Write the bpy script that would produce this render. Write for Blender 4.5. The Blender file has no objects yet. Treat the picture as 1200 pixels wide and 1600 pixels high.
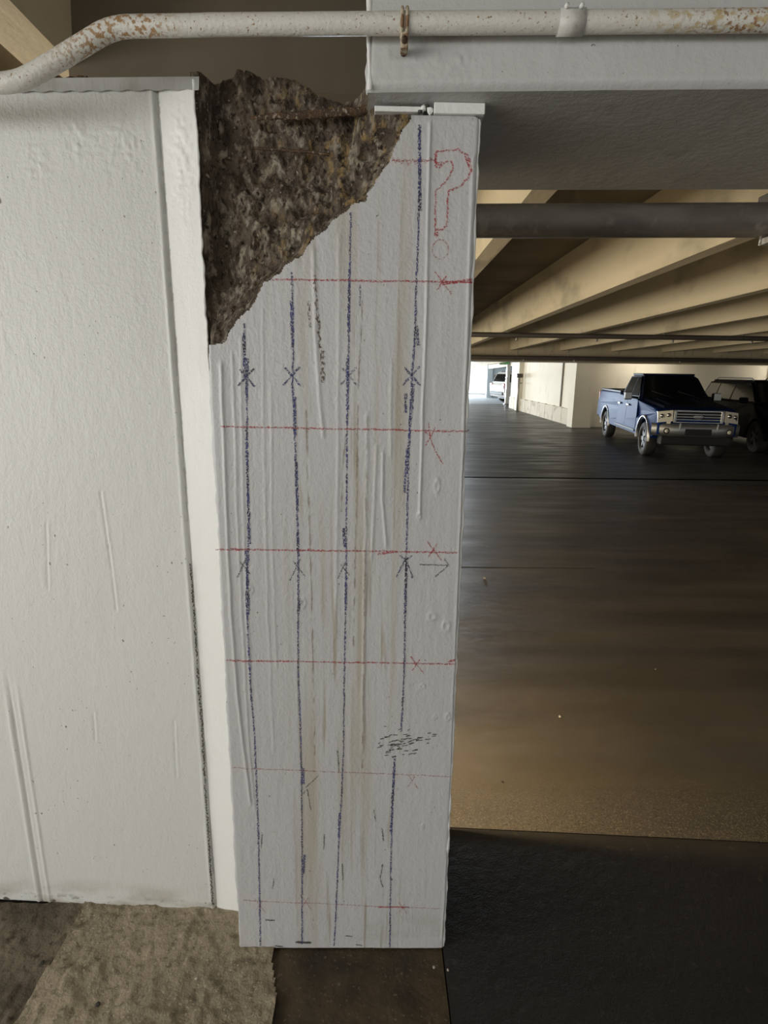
import bpy, bmesh, math, random
import numpy as np
from mathutils import Vector, Matrix
random.seed(7)
S = bpy.context.scene
C = S.collection
PI = math.pi

# ------------------------------------------------------------------ camera
F_PX, PITCH, ROLL, YAW, CAMH = 900.0, math.radians(12.7), math.radians(.75), math.radians(.8), 1.55
fw = np.array([math.sin(YAW)*math.cos(PITCH), math.cos(YAW)*math.cos(PITCH), -math.sin(PITCH)])
r0 = np.array([math.cos(YAW), -math.sin(YAW), 0.0])
d0 = np.cross(fw, r0)
rt = r0*math.cos(ROLL) - d0*math.sin(ROLL)
dn = r0*math.sin(ROLL) + d0*math.cos(ROLL)
EYE = np.array([0, 0, CAMH])
cd = bpy.data.cameras.new('camera')
cam = bpy.data.objects.new('camera', cd); C.objects.link(cam)
cd.sensor_fit = 'VERTICAL'; cd.sensor_height = 24.0
cd.lens = 24.0*F_PX/1600.0
cd.clip_start = .02; cd.clip_end = 400
m = Matrix(((rt[0], -dn[0], -fw[0], 0), (rt[1], -dn[1], -fw[1], 0), (rt[2], -dn[2], -fw[2], CAMH), (0, 0, 0, 1)))
cam.matrix_world = m
S.camera = cam

# survey helpers: where a sight line of the photograph meets a real plane of the building
def sight(x, y):
    return fw*F_PX + rt*(x-600.0) + dn*(y-800.0)
def atY(x, y, Y):
    d = sight(x, y); return EYE + d*(Y/d[1])
def atZ(x, y, Z=0.0):
    d = sight(x, y); return EYE + d*((Z-CAMH)/d[2])

# ------------------------------------------------------------------ world, daylight, exposure
S.view_settings.view_transform = 'Standard'
S.view_settings.look = 'None'
S.view_settings.gamma = 1.0
S.view_settings.exposure = 0.0
try: S.view_settings.use_curve_mapping = False
except Exception: pass
w = bpy.data.worlds.new('overcast_sky'); S.world = w; w.use_nodes = True
bg = w.node_tree.nodes['Background']
bg.inputs[0].default_value = (.93, .97, 1.0, 1); bg.inputs[1].default_value = 1.6

def area(name, loc, size, look, power, col, spread=180):
    l = bpy.data.lights.new(name, 'AREA'); l.shape = 'RECTANGLE'
    l.size, l.size_y = size; l.energy = power; l.color = col
    l.spread = math.radians(spread)
    o = bpy.data.objects.new(name, l); C.objects.link(o)
    o.location = loc
    o.rotation_euler = Vector(look).to_track_quat('-Z', 'Y').to_euler()
    return o
# daylight entering through the open sides of the garage
area('daylight_front_bay', (-3.9, -1.9, 1.55), (5.4, 1.3), (1, 0, 0), 142, (1.0, .985, .95))
area('daylight_entrance_behind', (1.5, -5.9, 1.55), (7.0, 1.3), (0, 1, 0), 36, (1.0, .97, .95))
area('daylight_rear_bay', (-3.9, 10.0, 1.55), (15.0, 1.3), (1, 0, 0), 420, (1.0, .86, .62))
area('daylight_far_exit', (1.3, 43.8, 2.0), (9.5, 2.0), (0, -1, 0), 5200, (.76, .88, 1.0))
area('daylight_far_bay', (-3.9, 31.0, 1.8), (22.0, 1.3), (1, 0, 0), 1300, (1.0, .95, .84))

# ------------------------------------------------------------------ helpers
def tag(o, label=None, cat=None, group=None, kind=None):
    if label: o['label'] = label
    if cat: o['category'] = cat
    if group: o['group'] = group
    if kind: o['kind'] = kind
    return o
def thing(name, label, cat, loc=(0, 0, 0), group=None):
    o = bpy.data.objects.new(name, None); C.objects.link(o); o.location = loc
    o.empty_display_size = .1
    return tag(o, label, cat, group)
def link(name, me, mat=None, parent=None, smooth=False):
    o = bpy.data.objects.new(name, me); C.objects.link(o)
    if mat is not None:
        me.materials.clear(); me.materials.append(mat)
    if parent is not None:
        o.parent = parent
        o.matrix_parent_inverse = Matrix.Identity(4)
        if parent.type == 'EMPTY' or True:
            pass
    if smooth:
        me.polygons.foreach_set('use_smooth', [True]*len(me.polygons))
    return o
def from_bm(name, bm, mat, parent=None, smooth=False, off=None):
    me = bpy.data.meshes.new(name)
    if off is not None: bmesh.ops.translate(bm, verts=bm.verts, vec=-Vector(off))
    bmesh.ops.recalc_face_normals(bm, faces=bm.faces)
    bm.to_mesh(me); bm.free()
    return link(name, me, mat, parent, smooth)
def bx(bm, x0, x1, y0, y1, z0, z1, bev=0, seg=2):
    vs = [bm.verts.new((x, y, z)) for z in (z0, z1) for y in (y0, y1) for x in (x0, x1)]
    fs = [(0, 2, 3, 1), (4, 5, 7, 6), (0, 1, 5, 4), (2, 6, 7, 3), (0, 4, 6, 2), (1, 3, 7, 5)]
    ff = [bm.faces.new([vs[i] for i in f]) for f in fs]
    if bev > 0:
        es = list({e for f in ff for e in f.edges})
        bmesh.ops.bevel(bm, geom=es, offset=bev, segments=seg, affect='EDGES', profile=.5)
def quadbox(bm, P):      # eight corners, bottom ring of four then top ring of four
    vs = [bm.verts.new(p) for p in P]
    for f in ((0, 3, 2, 1), (4, 5, 6, 7), (0, 1, 5, 4), (1, 2, 6, 5), (2, 3, 7, 6), (3, 0, 4, 7)):
        bm.faces.new([vs[i] for i in f])
def tube(bm, pts, r, n=12, caps=True):
    pts = [Vector(p) for p in pts]; rings = []
    rr = r if isinstance(r, (list, tuple)) else [r]*len(pts)
    up = Vector((0, 0, 1))
    t0 = (pts[1]-pts[0]).normalized()
    if abs(t0.dot(up)) > .9: up = Vector((0, 1, 0))
    for i, p in enumerate(pts):
        t = (pts[min(i+1, len(pts)-1)]-pts[max(i-1, 0)]).normalized()
        a = t.cross(up).normalized(); b = a.cross(t).normalized()
        rings.append([bm.verts.new(p + (a*math.cos(2*PI*k/n) + b*math.sin(2*PI*k/n))*rr[i]) for k in range(n)])
    for i in range(len(rings)-1):
        for k in range(n):
            bm.faces.new((rings[i][k], rings[i][(k+1) % n], rings[i+1][(k+1) % n], rings[i+1][k]))
    if caps:
        bm.faces.new(rings[0][::-1]); bm.faces.new(rings[-1])
def box_part(name, dims, mat, parent=None, bev=0, off=None, seg=2):
    bm = bmesh.new(); bx(bm, *dims, bev=bev, seg=seg); return from_bm(name, bm, mat, parent, off=off)
def tube_part(name, pts, r, mat, parent=None, n=12, off=None):
    bm = bmesh.new(); tube(bm, pts, r, n); return from_bm(name, bm, mat, parent, True, off=off)
def prism(bm, poly, a0, a1, axis='y'):
    """extrude a closed (u,v) outline along an axis; u,v are the two other axes in order"""
    def P(u, v, a):
        return {'x': (a, u, v), 'y': (u, a, v), 'z': (u, v, a)}[axis]
    A = [bm.verts.new(P(u, v, a0)) for u, v in poly]
    B = [bm.verts.new(P(u, v, a1)) for u, v in poly]
    bm.faces.new(A[::-1]); bm.faces.new(B)
    n = len(poly)
    for i in range(n): bm.faces.new((A[i], A[(i+1) % n], B[(i+1) % n], B[i]))

# numpy value noise -------------------------------------------------
_TAB = {}
def vnoise(x, y, seed=0):
    if seed not in _TAB: _TAB[seed] = np.random.RandomState(seed).rand(256, 256)
    T = _TAB[seed]
    xi = np.floor(x).astype(int); yi = np.floor(y).astype(int)
    u = x-xi; v = y-yi; u = u*u*(3-2*u); v = v*v*(3-2*v)
    g = lambda a, b: T[a & 255, b & 255]
    return (g(xi, yi)*(1-u)+g(xi+1, yi)*u)*(1-v) + (g(xi, yi+1)*(1-u)+g(xi+1, yi+1)*u)*v - .5
def fbm(x, y, seed=0, oct=4, gain=.55):
    s = 0*x; a = 1.0
    for o in range(oct):
        s = s + a*vnoise(x*2**o, y*2**o, seed+o); a *= gain
    return s

# ------------------------------------------------------------------ materials
def nn(nt, t, **kw):
    n = nt.nodes.new(t)
    for k, v in kw.items(): setattr(n, k, v)
    return n
def mat(name, base, rough=.6, layers=(), bumps=(), metal=0.0, spec=.5, emit=None, coord='world', alpha=None, coat=0.0, rough_var=None, trans=0.0):
    """layers: (scale xyz, lo, hi, colour, detail[, box mask]); bumps: (scale xyz, height m, detail)"""
    M = bpy.data.materials.new(name); M.use_nodes = True
    nt = M.node_tree; b = nt.nodes['Principled BSDF']
    b.inputs['Base Color'].default_value = (*base, 1); b.inputs['Roughness'].default_value = rough
    b.inputs['Metallic'].default_value = metal
    b.inputs['Specular IOR Level'].default_value = spec
    b.inputs['Coat Weight'].default_value = coat
    b.inputs['Transmission Weight'].default_value = trans
    if coord == 'world':
        src = nn(nt, 'ShaderNodeNewGeometry').outputs['Position']
    else:
        src = nn(nt, 'ShaderNodeTexCoord').outputs['Object']
    def noise(scale, detail, off=0.0):
        mp = nn(nt, 'ShaderNodeMapping'); nt.links.new(src, mp.inputs[0])
        mp.inputs['Scale'].default_value = scale; mp.inputs['Location'].default_value = (off, off*.7, off*1.3)
        n = nn(nt, 'ShaderNodeTexNoise'); nt.links.new(mp.outputs[0], n.inputs['Vector'])
        n.inputs['Scale'].default_value = 1.0; n.inputs['Detail'].default_value = detail
        return n.outputs[0]
    def ramp(v, lo, hi):
        r = nn(nt, 'ShaderNodeMapRange'); nt.links.new(v, r.inputs[0])
        r.inputs[1].default_value = lo; r.inputs[2].default_value = hi; r.clamp = True
        return r.outputs[0]
    def mul(a, c):
        k = nn(nt, 'ShaderNodeMath', operation='MULTIPLY'); nt.links.new(a, k.inputs[0])
        if isinstance(c, float): k.inputs[1].default_value = c
        else: nt.links.new(c, k.inputs[1])
        return k.outputs[0]
    col = None
    for i, L in enumerate(layers):
        sc, lo, hi, cc, det = L[:5]
        fac = ramp(noise(sc, det, 3.1*i+1.7), lo, hi)
        if len(L) > 5:              # ((axis, lo, hi), ...) smooth gates in metres: where this layer lies
            sep = nn(nt, 'ShaderNodeSeparateXYZ'); nt.links.new(src, sep.inputs[0])
            for ax, g0, g1 in L[5]:
                fac = mul(fac, ramp(sep.outputs[ax], g0, g1))
        mx = nn(nt, 'ShaderNodeMix', data_type='RGBA'); nt.links.new(fac, mx.inputs[0])
        if col is None: mx.inputs[6].default_value = (*base, 1)
        else: nt.links.new(col, mx.inputs[6])
        mx.inputs[7].default_value = (*cc, 1); col = mx.outputs[2]
    if col is not None: nt.links.new(col, b.inputs['Base Color'])
    nrm = None
    for i, (sc, h, det) in enumerate(bumps):
        bp = nn(nt, 'ShaderNodeBump'); bp.inputs['Strength'].default_value = 1.0; bp.inputs['Distance'].default_value = h
        nt.links.new(noise(sc, det, 11.3+5*i), bp.inputs['Height'])
        if nrm is not None: nt.links.new(nrm, bp.inputs['Normal'])
        nrm = bp.outputs[0]
    if nrm is not None: nt.links.new(nrm, b.inputs['Normal'])
    if rough_var:
        sc, lo, hi, r_lo, r_hi = rough_var
        r = nn(nt, 'ShaderNodeMapRange'); nt.links.new(noise(sc, 4, 21.0), r.inputs[0])
        for k, v in zip((1, 2, 3, 4), (lo, hi, r_lo, r_hi)): r.inputs[k].default_value = v
        nt.links.new(r.outputs[0], b.inputs['Roughness'])
    if emit:
        b.inputs['Emission Color'].default_value = (*emit[0], 1); b.inputs['Emission Strength'].default_value = emit[1]
    if alpha:
        sc, lo, hi, mx_a = alpha
        nt.links.new(mul(ramp(noise(sc, 3, 31.0), lo, hi), mx_a), b.inputs['Alpha'])
    return M

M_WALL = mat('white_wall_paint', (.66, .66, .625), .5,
    layers=[((1.2, 1.2, .5), .35, .75, (.60, .60, .565), 3), ((9, 9, 1.0), .60, .80, (.585, .585, .56), 3),
            ((110, 110, 80), .735, .77, (.20, .18, .15), 2), ((35, 35, 30), .76, .79, (.18, .16, .13), 2), ((7, 7, 16), .44, .66, (.40, .37, .30), 3, ((2, .10, .0),)), ((26, 26, 40), .56, .63, (.12, .10, .075), 3, ((2, .035, .005),))],
    bumps=[((60, 60, 26), .0012, 3), ((130, 130, 100), .0010, 3), ((300, 300, 240), .0006, 2)])
M_STRIP = mat('bright_strip_lit_paint', (.86, .86, .82), .5, bumps=[((40, 40, 20), .0012, 3), ((260, 260, 200), .0005, 2)])  # whiter paint, brightened further for the light caught on the tilted strip
M_COL = mat('grey_white_column_paint', (.535, .53, .525), .42,
    layers=[((1.5, 1, 1.0), .4, .7, (.50, .495, .49), 3), ((26, 1, .9), .52, .68, (.43, .40, .335), 3, ((0, -.25, -.18), (0, .10, .04))),
            ((60, 1, 2.2), .60, .70, (.37, .335, .27), 2, ((0, -.25, -.18), (0, .10, .04))),
            ((120, 60, 90), .745, .775, (.16, .14, .12), 2), ((5, 1, 14), .52, .70, (.40, .38, .33), 3, ((2, .14, .02),))],
    bumps=[((80, 60, 7), .0008, 3), ((60, 60, 45), .0016, 3), ((150, 150, 110), .0010, 3), ((260, 260, 220), .0005, 2)])
M_EDGE = mat('thick_white_edge_paint', (.74, .74, .71), .45, bumps=[((90, 90, 60), .0015, 3)])
M_BEAM = mat('white_beam_paint', (.50, .50, .485), .5,
    layers=[((2, 2, 2), .4, .7, (.45, .45, .435), 3), ((14, 6, 1.2), .62, .76, (.38, .375, .36), 3), ((100, 100, 90), .745, .775, (.14, .13, .11), 2)],
    bumps=[((70, 70, 60), .0012, 3), ((250, 250, 220), .0005, 2)])
M_SPALL = mat('broken_concrete', (.115, .09, .065), .95,
    layers=[((14, 14, 14), .42, .62, (.062, .047, .035), 5), ((44, 44, 24), .52, .68, (.30, .26, .20), 5),
            ((40, 40, 20), .54, .66, (.26, .175, .075), 4, ((0, -.34, -.06),)), ((85, 85, 60), .56, .66, (.036, .027, .02), 3),
            ((110, 110, 90), .66, .74, (.34, .30, .24), 2)],
    bumps=[((120, 120, 90), .006, 4), ((330, 330, 300), .002, 2)], spec=.2)
M_RUST = mat('rusted_steel', (.065, .042, .027), .9, layers=[((60, 60, 60), .48, .62, (.11, .065, .034), 4), ((120, 120, 120), .58, .68, (.26, .22, .16), 3)],
    bumps=[((160, 160, 160), .004, 3)], spec=.2)
M_CORE = mat('old_core_concrete', (.12, .105, .085), .95, layers=[((8, 8, 8), .4, .65, (.17, .145, .11), 4)])
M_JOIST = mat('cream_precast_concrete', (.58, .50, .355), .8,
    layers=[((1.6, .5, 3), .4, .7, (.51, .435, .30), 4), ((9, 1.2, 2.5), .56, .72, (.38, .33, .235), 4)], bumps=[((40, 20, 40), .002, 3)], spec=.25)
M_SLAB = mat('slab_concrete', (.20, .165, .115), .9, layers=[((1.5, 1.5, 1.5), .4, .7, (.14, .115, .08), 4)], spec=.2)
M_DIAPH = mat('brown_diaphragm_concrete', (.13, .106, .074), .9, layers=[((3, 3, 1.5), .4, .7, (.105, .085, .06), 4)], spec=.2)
M_FARWALL = mat('cream_far_wall', (.76, .725, .62), .75, layers=[((.7, .7, 1.2), .4, .7, (.69, .655, .555), 4), ((4, 4, 1), .64, .80, (.60, .56, .47), 3)])
M_BLOCK = mat('cream_block_plinth', (.60, .565, .475), .8, layers=[((3, 3, 3), .55, .72, (.36, .31, .24), 4)])
M_FLOOR = mat('worn_garage_floor', (.100, .080, .054), .55,
    layers=[((1.1, 2.2, 1), .42, .68, (.060, .050, .038), 4), ((.7, .4, 1), .30, .60, (.050, .041, .031), 3, ((0, .5, 1.5),)), ((.5, 3.5, 1), .5, .72, (.10, .08, .053), 4),  # darker to the right: falloff of the light put into the colour
            ((150, 150, 150), .54, .64, (.16, .128, .083), 3, ((1, 2.10, 1.80),)), ((190, 190, 190), .57, .66, (.022, .018, .013), 3, ((1, 2.10, 1.80),)),
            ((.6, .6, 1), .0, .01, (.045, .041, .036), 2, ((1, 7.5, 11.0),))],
    bumps=[((14, 14, 14), .002, 4), ((200, 200, 200), .0008, 3)], rough_var=((.9, 4.5, 1), .35, .65, .34, .54), spec=.5)
M_DARK = mat('dark_shaded_lane_floor', (.030, .026, .021), .62, layers=[((2, 5, 1), .42, .68, (.021, .018, .015), 4), ((30, 30, 30), .62, .75, (.05, .042, .033), 4)],
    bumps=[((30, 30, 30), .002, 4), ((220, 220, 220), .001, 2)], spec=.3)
M_BROWN = mat('dark_brown_floor', (.078, .056, .029), .6, layers=[((9, 9, 9), .42, .65, (.04, .03, .018), 4), ((120, 120, 120), .64, .70, (.14, .115, .075), 3)],
    bumps=[((60, 60, 60), .003, 4)], spec=.3)
M_TAN = mat('rough_tan_concrete', (.33, .275, .19), .95, layers=[((3, 3, 3), .4, .7, (.26, .215, .148), 4), ((45, 45, 45), .52, .68, (.17, .14, .095), 4), ((140, 140, 140), .6, .7, (.42, .36, .26), 2)],
    bumps=[((45, 45, 45), .006, 4), ((160, 160, 160), .002, 3)], spec=.15)
M_TAND = mat('dark_rough_concrete', (.19, .155, .11), .95, layers=[((5, 5, 5), .4, .65, (.085, .07, .05), 4), ((45, 45, 45), .55, .7, (.07, .055, .04), 4)],
    bumps=[((45, 45, 45), .006, 4), ((160, 160, 160), .002, 3)], spec=.15)
M_GUTTER = mat('wet_drain_channel', (.018, .016, .014), .5, layers=[((2, 4, 1), .45, .6, (.012, .011, .01), 3)], spec=.6)
M_BLUE = mat('blue_crayon', (.05, .055, .19), .7, layers=[((50, 50, 30), .4, .65, (.03, .03, .06), 3)], alpha=((420, 420, 260), .40, .56, .92))
M_BLUE2 = mat('faint_blue_crayon', (.05, .05, .14), .7, alpha=((420, 420, 260), .43, .60, .75))
M_RED = mat('red_crayon', (.42, .045, .05), .7, alpha=((260, 420, 420), .40, .58, .80))
M_RED2 = mat('faint_red_crayon', (.42, .08, .08), .7, alpha=((300, 420, 420), .42, .62, .62))
M_BLACKP = mat('black_pencil', (.03, .028, .03), .7, alpha=((420, 420, 420), .40, .58, .85))
M_STAIN = mat('brown_drip_stain', (.13, .088, .055), .7, alpha=((300, 300, 160), .44, .58, .85))
M_STAIN2 = mat('faint_brown_drip', (.30, .25, .17), .7, alpha=((120, 120, 30), .40, .62, .55))
M_CRACK = mat('dark_crack', (.05, .042, .032), .9, alpha=((260, 260, 200), .40, .50, .95))
M_FLECK = mat('dark_chip_mark', (.07, .06, .055), .8)
M_PIPE = mat('white_pipe_paint', (.58, .575, .54), .42, layers=[((8, 40, 40), .64, .70, (.30, .17, .07), 4), ((70, 70, 70), .66, .71, (.22, .11, .045), 3), ((5, 5, 5), .5, .7, (.52, .51, .46), 2)],
    bumps=[((120, 120, 120), .001, 3)])
M_PIPER = mat('rust_spotted_white_paint', (.60, .585, .53), .45, layers=[((130, 130, 130), .50, .57, (.33, .20, .095), 4, ((0, -.66, -.54), (0, -.36, -.42))), ((110, 110, 110), .53, .60, (.28, .16, .075), 4, ((0, .50, .62), (0, .98, .86))), ((60, 90, 90), .50, .62, (.47, .37, .20), 3, ((0, .40, .55), (0, 1.0, .86))), ((190, 190, 190), .64, .70, (.26, .16, .07), 3)], bumps=[((120, 120, 120), .0014, 3)])
M_DRAIN = mat('grey_drain_pipe_paint', (.15, .133, .11), .6, layers=[((5, 14, 14), .45, .65, (.095, .084, .07), 4), ((22, 30, 8), .58, .72, (.19, .172, .145), 3)], bumps=[((60, 60, 60), .001, 3)])
M_DKPIPE = mat('dark_steel_pipe', (.06, .05, .042), .6)
M_STEEL = mat('galvanised_steel', (.34, .32, .29), .45, metal=.4)
M_BLUECAR = mat('blue_car_paint', (.010, .034, .150), .55, spec=.06, coord='obj')
M_DKBLUE = mat('dark_blue_car_paint', (.005, .009, .024), .5, spec=.2, coat=0, coord='obj')
M_BLACKCAR = mat('black_car_paint', (.004, .004, .005), .5, spec=.05, coat=0, coord='obj')
M_WHITECAR = mat('white_car_paint', (.75, .75, .76), .25, coat=1.0, coord='obj')
M_CHROME = mat('chrome', (.72, .71, .68), .16, metal=1.0, coord='obj')
M_SATIN = mat('satin_silver', (.42, .415, .40), .38, metal=.8, coord='obj')
M_FLARE = mat('chrome_flare_trim', (.30, .295, .285), .3, metal=.8, coord='obj')
M_GLASS = mat('dark_car_glass', (.006, .007, .008), .15, spec=.15, coord='obj')
M_TYRE = mat('tyre_rubber', (.035, .032, .029), .8, coord='obj', bumps=[((60, 60, 60), .002, 2)])
M_RIM = mat('alloy_rim', (.045, .04, .035), .5, metal=.3, coord='obj')
M_BLACKPL = mat('black_plastic', (.012, .012, .012), .6, coord='obj')
M_LENS = mat('headlamp_lens', (.85, .81, .68), .25, spec=.8, coord='obj', coat=1.0)
M_AMBER = mat('amber_lens', (.45, .16, .03), .2, coord='obj')
M_REDLENS = mat('red_tail_lens', (.45, .03, .03), .2, coord='obj')
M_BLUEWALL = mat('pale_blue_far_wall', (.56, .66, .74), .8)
M_GREEN = mat('green_sign_face', (.12, .42, .14), .5)
M_CHIP = mat('pale_stone', (.40, .36, .29), .9)
M_CHIPD = mat('dark_stone', (.05, .043, .035), .9)
M_TUBE = mat('lit_lamp_tube', (.9, .9, .85), .4, emit=((1.0, .95, .85), 6.0))
M_LAMPGLASS = mat('lamp_lens', (.9, .85, .7), .4, emit=((1.0, .78, .48), 12.0))

# ------------------------------------------------------------------ the setting: floor
GY, RAMP = 9.62, .022                       # drain channel; beyond it the floor ramps up
def floor_z(Y): return max(0.0, (Y-GY-.06)*RAMP)
SK = -.06                                    # the old bay line runs slightly askew of the column
SHADE_EDGE = lambda X: 1.776 + SK*(X)             # shadow edge beside the column, laid into the floor as a seam
def grid_mesh(xs, ys, zf):
    X, Y = np.meshgrid(xs, ys); Z = zf(X, Y)
    V = np.stack([X.ravel(), Y.ravel(), Z.ravel()], 1)
    n = len(xs); k = len(ys)
    i = np.arange((n-1)*(k-1)); r = i//(n-1); c = i % (n-1); a = r*n+c
    return V, np.stack([a, a+1, a+n+1, a+n], 1)
def np_mesh(name, V, Fc):
    me = bpy.data.meshes.new(name)
    me.vertices.add(len(V)); me.vertices.foreach_set('co', np.asarray(V, np.float32).ravel())
    me.loops.add(Fc.size); me.loops.foreach_set('vertex_index', Fc.ravel().astype(np.int32))
    me.polygons.add(len(Fc)); me.polygons.foreach_set('loop_start', np.arange(0, Fc.size, 4, dtype=np.int32))
    me.update(calc_edges=True); me.validate()
    return me

# rear bay floor: from the painted shadow edge to the channel
def sheet(name, quads, mt, parent=None):
    bm = bmesh.new()
    for q in quads: bm.faces.new([bm.verts.new(p) for p in q])
    return from_bm(name, bm, mt, parent)
fl = sheet('floor', [[(-6, SHADE_EDGE(-6), 0), (26, SHADE_EDGE(26), 0), (26, GY-.06, 0), (-6, GY-.06, 0)],
                     [(-6, GY+.06, 0), (26, GY+.06, 0), (26, 46, floor_z(46)), (-6, 46, floor_z(46))]], M_FLOOR)
tag(fl, kind='structure')
sheet('exit_daylight_patch', [[(-6, 31.5, floor_z(31.5)+.004), (26, 31.5, floor_z(31.5)+.004), (26, 46, floor_z(46)+.004), (-6, 46, floor_z(46)+.004)]], mat('pale_exit_daylight', (.42, .46, .50), .6, layers=[((.6, .6, 1), .4, .7, (.34, .38, .42), 3)]), fl)  # bluish daylight on the floor by the exit, put into a pale colour
# dark lane slab, shade before the shadow edge put into its colour, with a slightly worn surface
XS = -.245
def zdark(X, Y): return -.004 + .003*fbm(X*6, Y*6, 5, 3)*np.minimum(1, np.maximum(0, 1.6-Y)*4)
bmq = sheet('shaded_lane_slab', [[(.2, -6, -.003), (26, -6, -.003), (26, SHADE_EDGE(26)+.004, -.003), (.2, SHADE_EDGE(.2)+.004, -.003)]], M_DARK, fl)
box_part('sub_base', (-6, 26, -6.2, 46, -.4, -.06), M_DARK, fl)
box_part('slab_edge_fill', (-6, 26, -6.2, 9.5, -.07, -.024), M_DARK, fl)
ch = box_part('drain_channel', (-6, 26, GY-.06, GY+.06, -.05, -.018), M_GUTTER, fl)
for k, (px, py, L, wd) in enumerate(((735, 886, 1.5, .012), (735, 666, 9.0, .10))):
    p = atZ(px, py) if py > 760 else None
    Y = float(p[1]) if p is not None else 18.4
    z = floor_z(Y)
    o = box_part('floor_joint', (-3, 1.9 if k == 0 else 26, Y-wd/2, Y+wd/2, z-.02, z+.0012), M_CRACK if k == 0 else M_DARK, fl)
# rough tan apron slab by the wall (crumbled, uneven)
def zt(X, Y):
    h = .010*fbm(X*9, Y*9, 3, 4) + .012*np.maximum(0, fbm(X*30, Y*30, 9, 3)) + .003
    return h
V, Fq = grid_mesh(np.arange(-1.6, XS+.05, .006), np.arange(.55, 1.46, .006), zt)
ap = link('apron_slab', np_mesh('apron_slab', V, Fq), M_TAN, fl, True)
# darker strip of apron on the far left, split off along a diagonal break
ax, ay = atZ(125, 1425)[:2]; bx_, by_ = atZ(25, 1600)[:2]
fc = V[Fq].mean(1); side = (fc[:, 0]-ax)*(by_-ay)-(fc[:, 1]-ay)*(bx_-ax)
left = side > 0; rag = fc[:, 0] < XS + .008*fbm(fc[:, 0]*9, fc[:, 1]*9, 14, 2) - .03*np.clip((fc[:, 1]-1.18)/.1, 0, 1)
if left[np.argmin(fc[:, 0])] == False: left = ~left
Vl = V.copy(); Vl[:, 2] -= .006
link('apron_slab_dark', np_mesh('apron_slab_dark', Vl, Fq[left]), M_TAND, fl, True)
ap.data = np_mesh('apron_slab', V, Fq[~left & rag]); ap.data.materials.append(M_TAN)
ap.data.polygons.foreach_set('use_smooth', [True]*len(ap.data.polygons))
sheet('apron_slab_outer', [[(-6, -6, -.02), (-1.5, -6, -.02), (-1.5, 1.5, -.02), (-6, 1.5, -.02)], [(-1.5, -6, -.015), (XS, -6, -.015), (XS, .56, -.015), (-1.5, .56, -.015)]], M_TAN, fl)
# darker brown slab in front of the column
def zw(X, Y): return -.006 + .004*fbm(X*9, Y*9, 13, 4)
V, Fq = grid_mesh(np.arange(XS-.08, .203, .006), np.arange(.55, 1.40, .006), zw)
link('brown_slab', np_mesh('brown_slab', V, Fq), M_BROWN, fl, True)
sheet('brown_slab_outer', [[(XS, -6, -.01), (.2, -6, -.01), (.2, .56, -.01), (XS, .56, -.01)]], M_BROWN, fl)
sheet('slab_under_wall', [[(-6, 1.3, -.021), (.21, 1.3, -.021), (.21, 2.0, -.021), (-6, 2.3, -.021)]], M_DARK, fl)

# ------------------------------------------------------------------ the setting: ceiling with its precast stems
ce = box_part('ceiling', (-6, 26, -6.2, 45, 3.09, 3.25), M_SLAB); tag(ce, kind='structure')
ZJ = 2.49
def joist(XL, wb, Y0, Y1, first=False):
    bm = bmesh.new(); t = .035
    quadbox(bm, [(XL, Y0, ZJ), (XL+wb, Y0, ZJ), (XL+wb, Y1, ZJ), (XL, Y1, ZJ),
                 (XL-t, Y0, 3.09), (XL+wb+t, Y0, 3.09), (XL+wb+t, Y1, 3.09), (XL-t, Y1, 3.09)])
    return from_bm('joist', bm, M_JOIST, ce)
for XL in (-5.6, -4.1, -2.6, -1.10):
    joist(XL, .15, 1.5, 17.0)
for i, XL in enumerate([.757, 2.31, 3.79, 5.20] + [5.2+1.47*k for k in range(1, 14)]):
    joist(XL, .125, 1.86 - .06*XL + .002, 17.0)
for XL in (-4.5, -2.6, 2.4, 4.4): joist(XL, .14, -6, 1.0 if XL > 0 else 1.40)      # front bay stems, above the view
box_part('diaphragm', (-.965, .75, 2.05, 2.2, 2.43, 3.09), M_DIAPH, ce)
# far bay stems beyond the girder
for k in range(16): joist(-4.0+1.6*k, .14, 17.95, 44.0)

# far girder
g = thing('ceiling_girder', 'long cream concrete girder carrying the far ends of the ceiling joists', 'beam', (8, 17.3, 2.17))
box_part('girder_body', (-6, 26, 17.0, 17.9, 2.19, 3.09), M_JOIST, g, off=(8, 17.3, 2.17))
box_part('girder_ledge', (-6, 26, 16.88, 17.0, 2.20, 2.34), M_SLAB, g, off=(8, 17.3, 2.17))

# perimeter: parapets and spandrels with open sides
wl = thing('wall_left', None, None); tag(wl, kind='structure')
box_part('parapet', (-4.15, -4.0, -6, 45, -.02, .88), M_FARWALL, wl); box_part('spandrel', (-4.15, -4.0, -6, 45, 2.22, 3.09), M_FARWALL, wl)
wb_ = thing('wall_behind', None, None); tag(wb_, kind='structure')
box_part('parapet', (-4.15, 26, -6.2, -6.05, -.02, .88), M_FARWALL, wb_); box_part('spandrel', (-4.15, 26, -6.2, -6.05, 2.22, 3.09), M_FARWALL, wb_)
tag(box_part('wall_right', (26, 26.2, -6.2, 46, -.02, 3.09), M_FARWALL), kind='structure')

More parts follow.
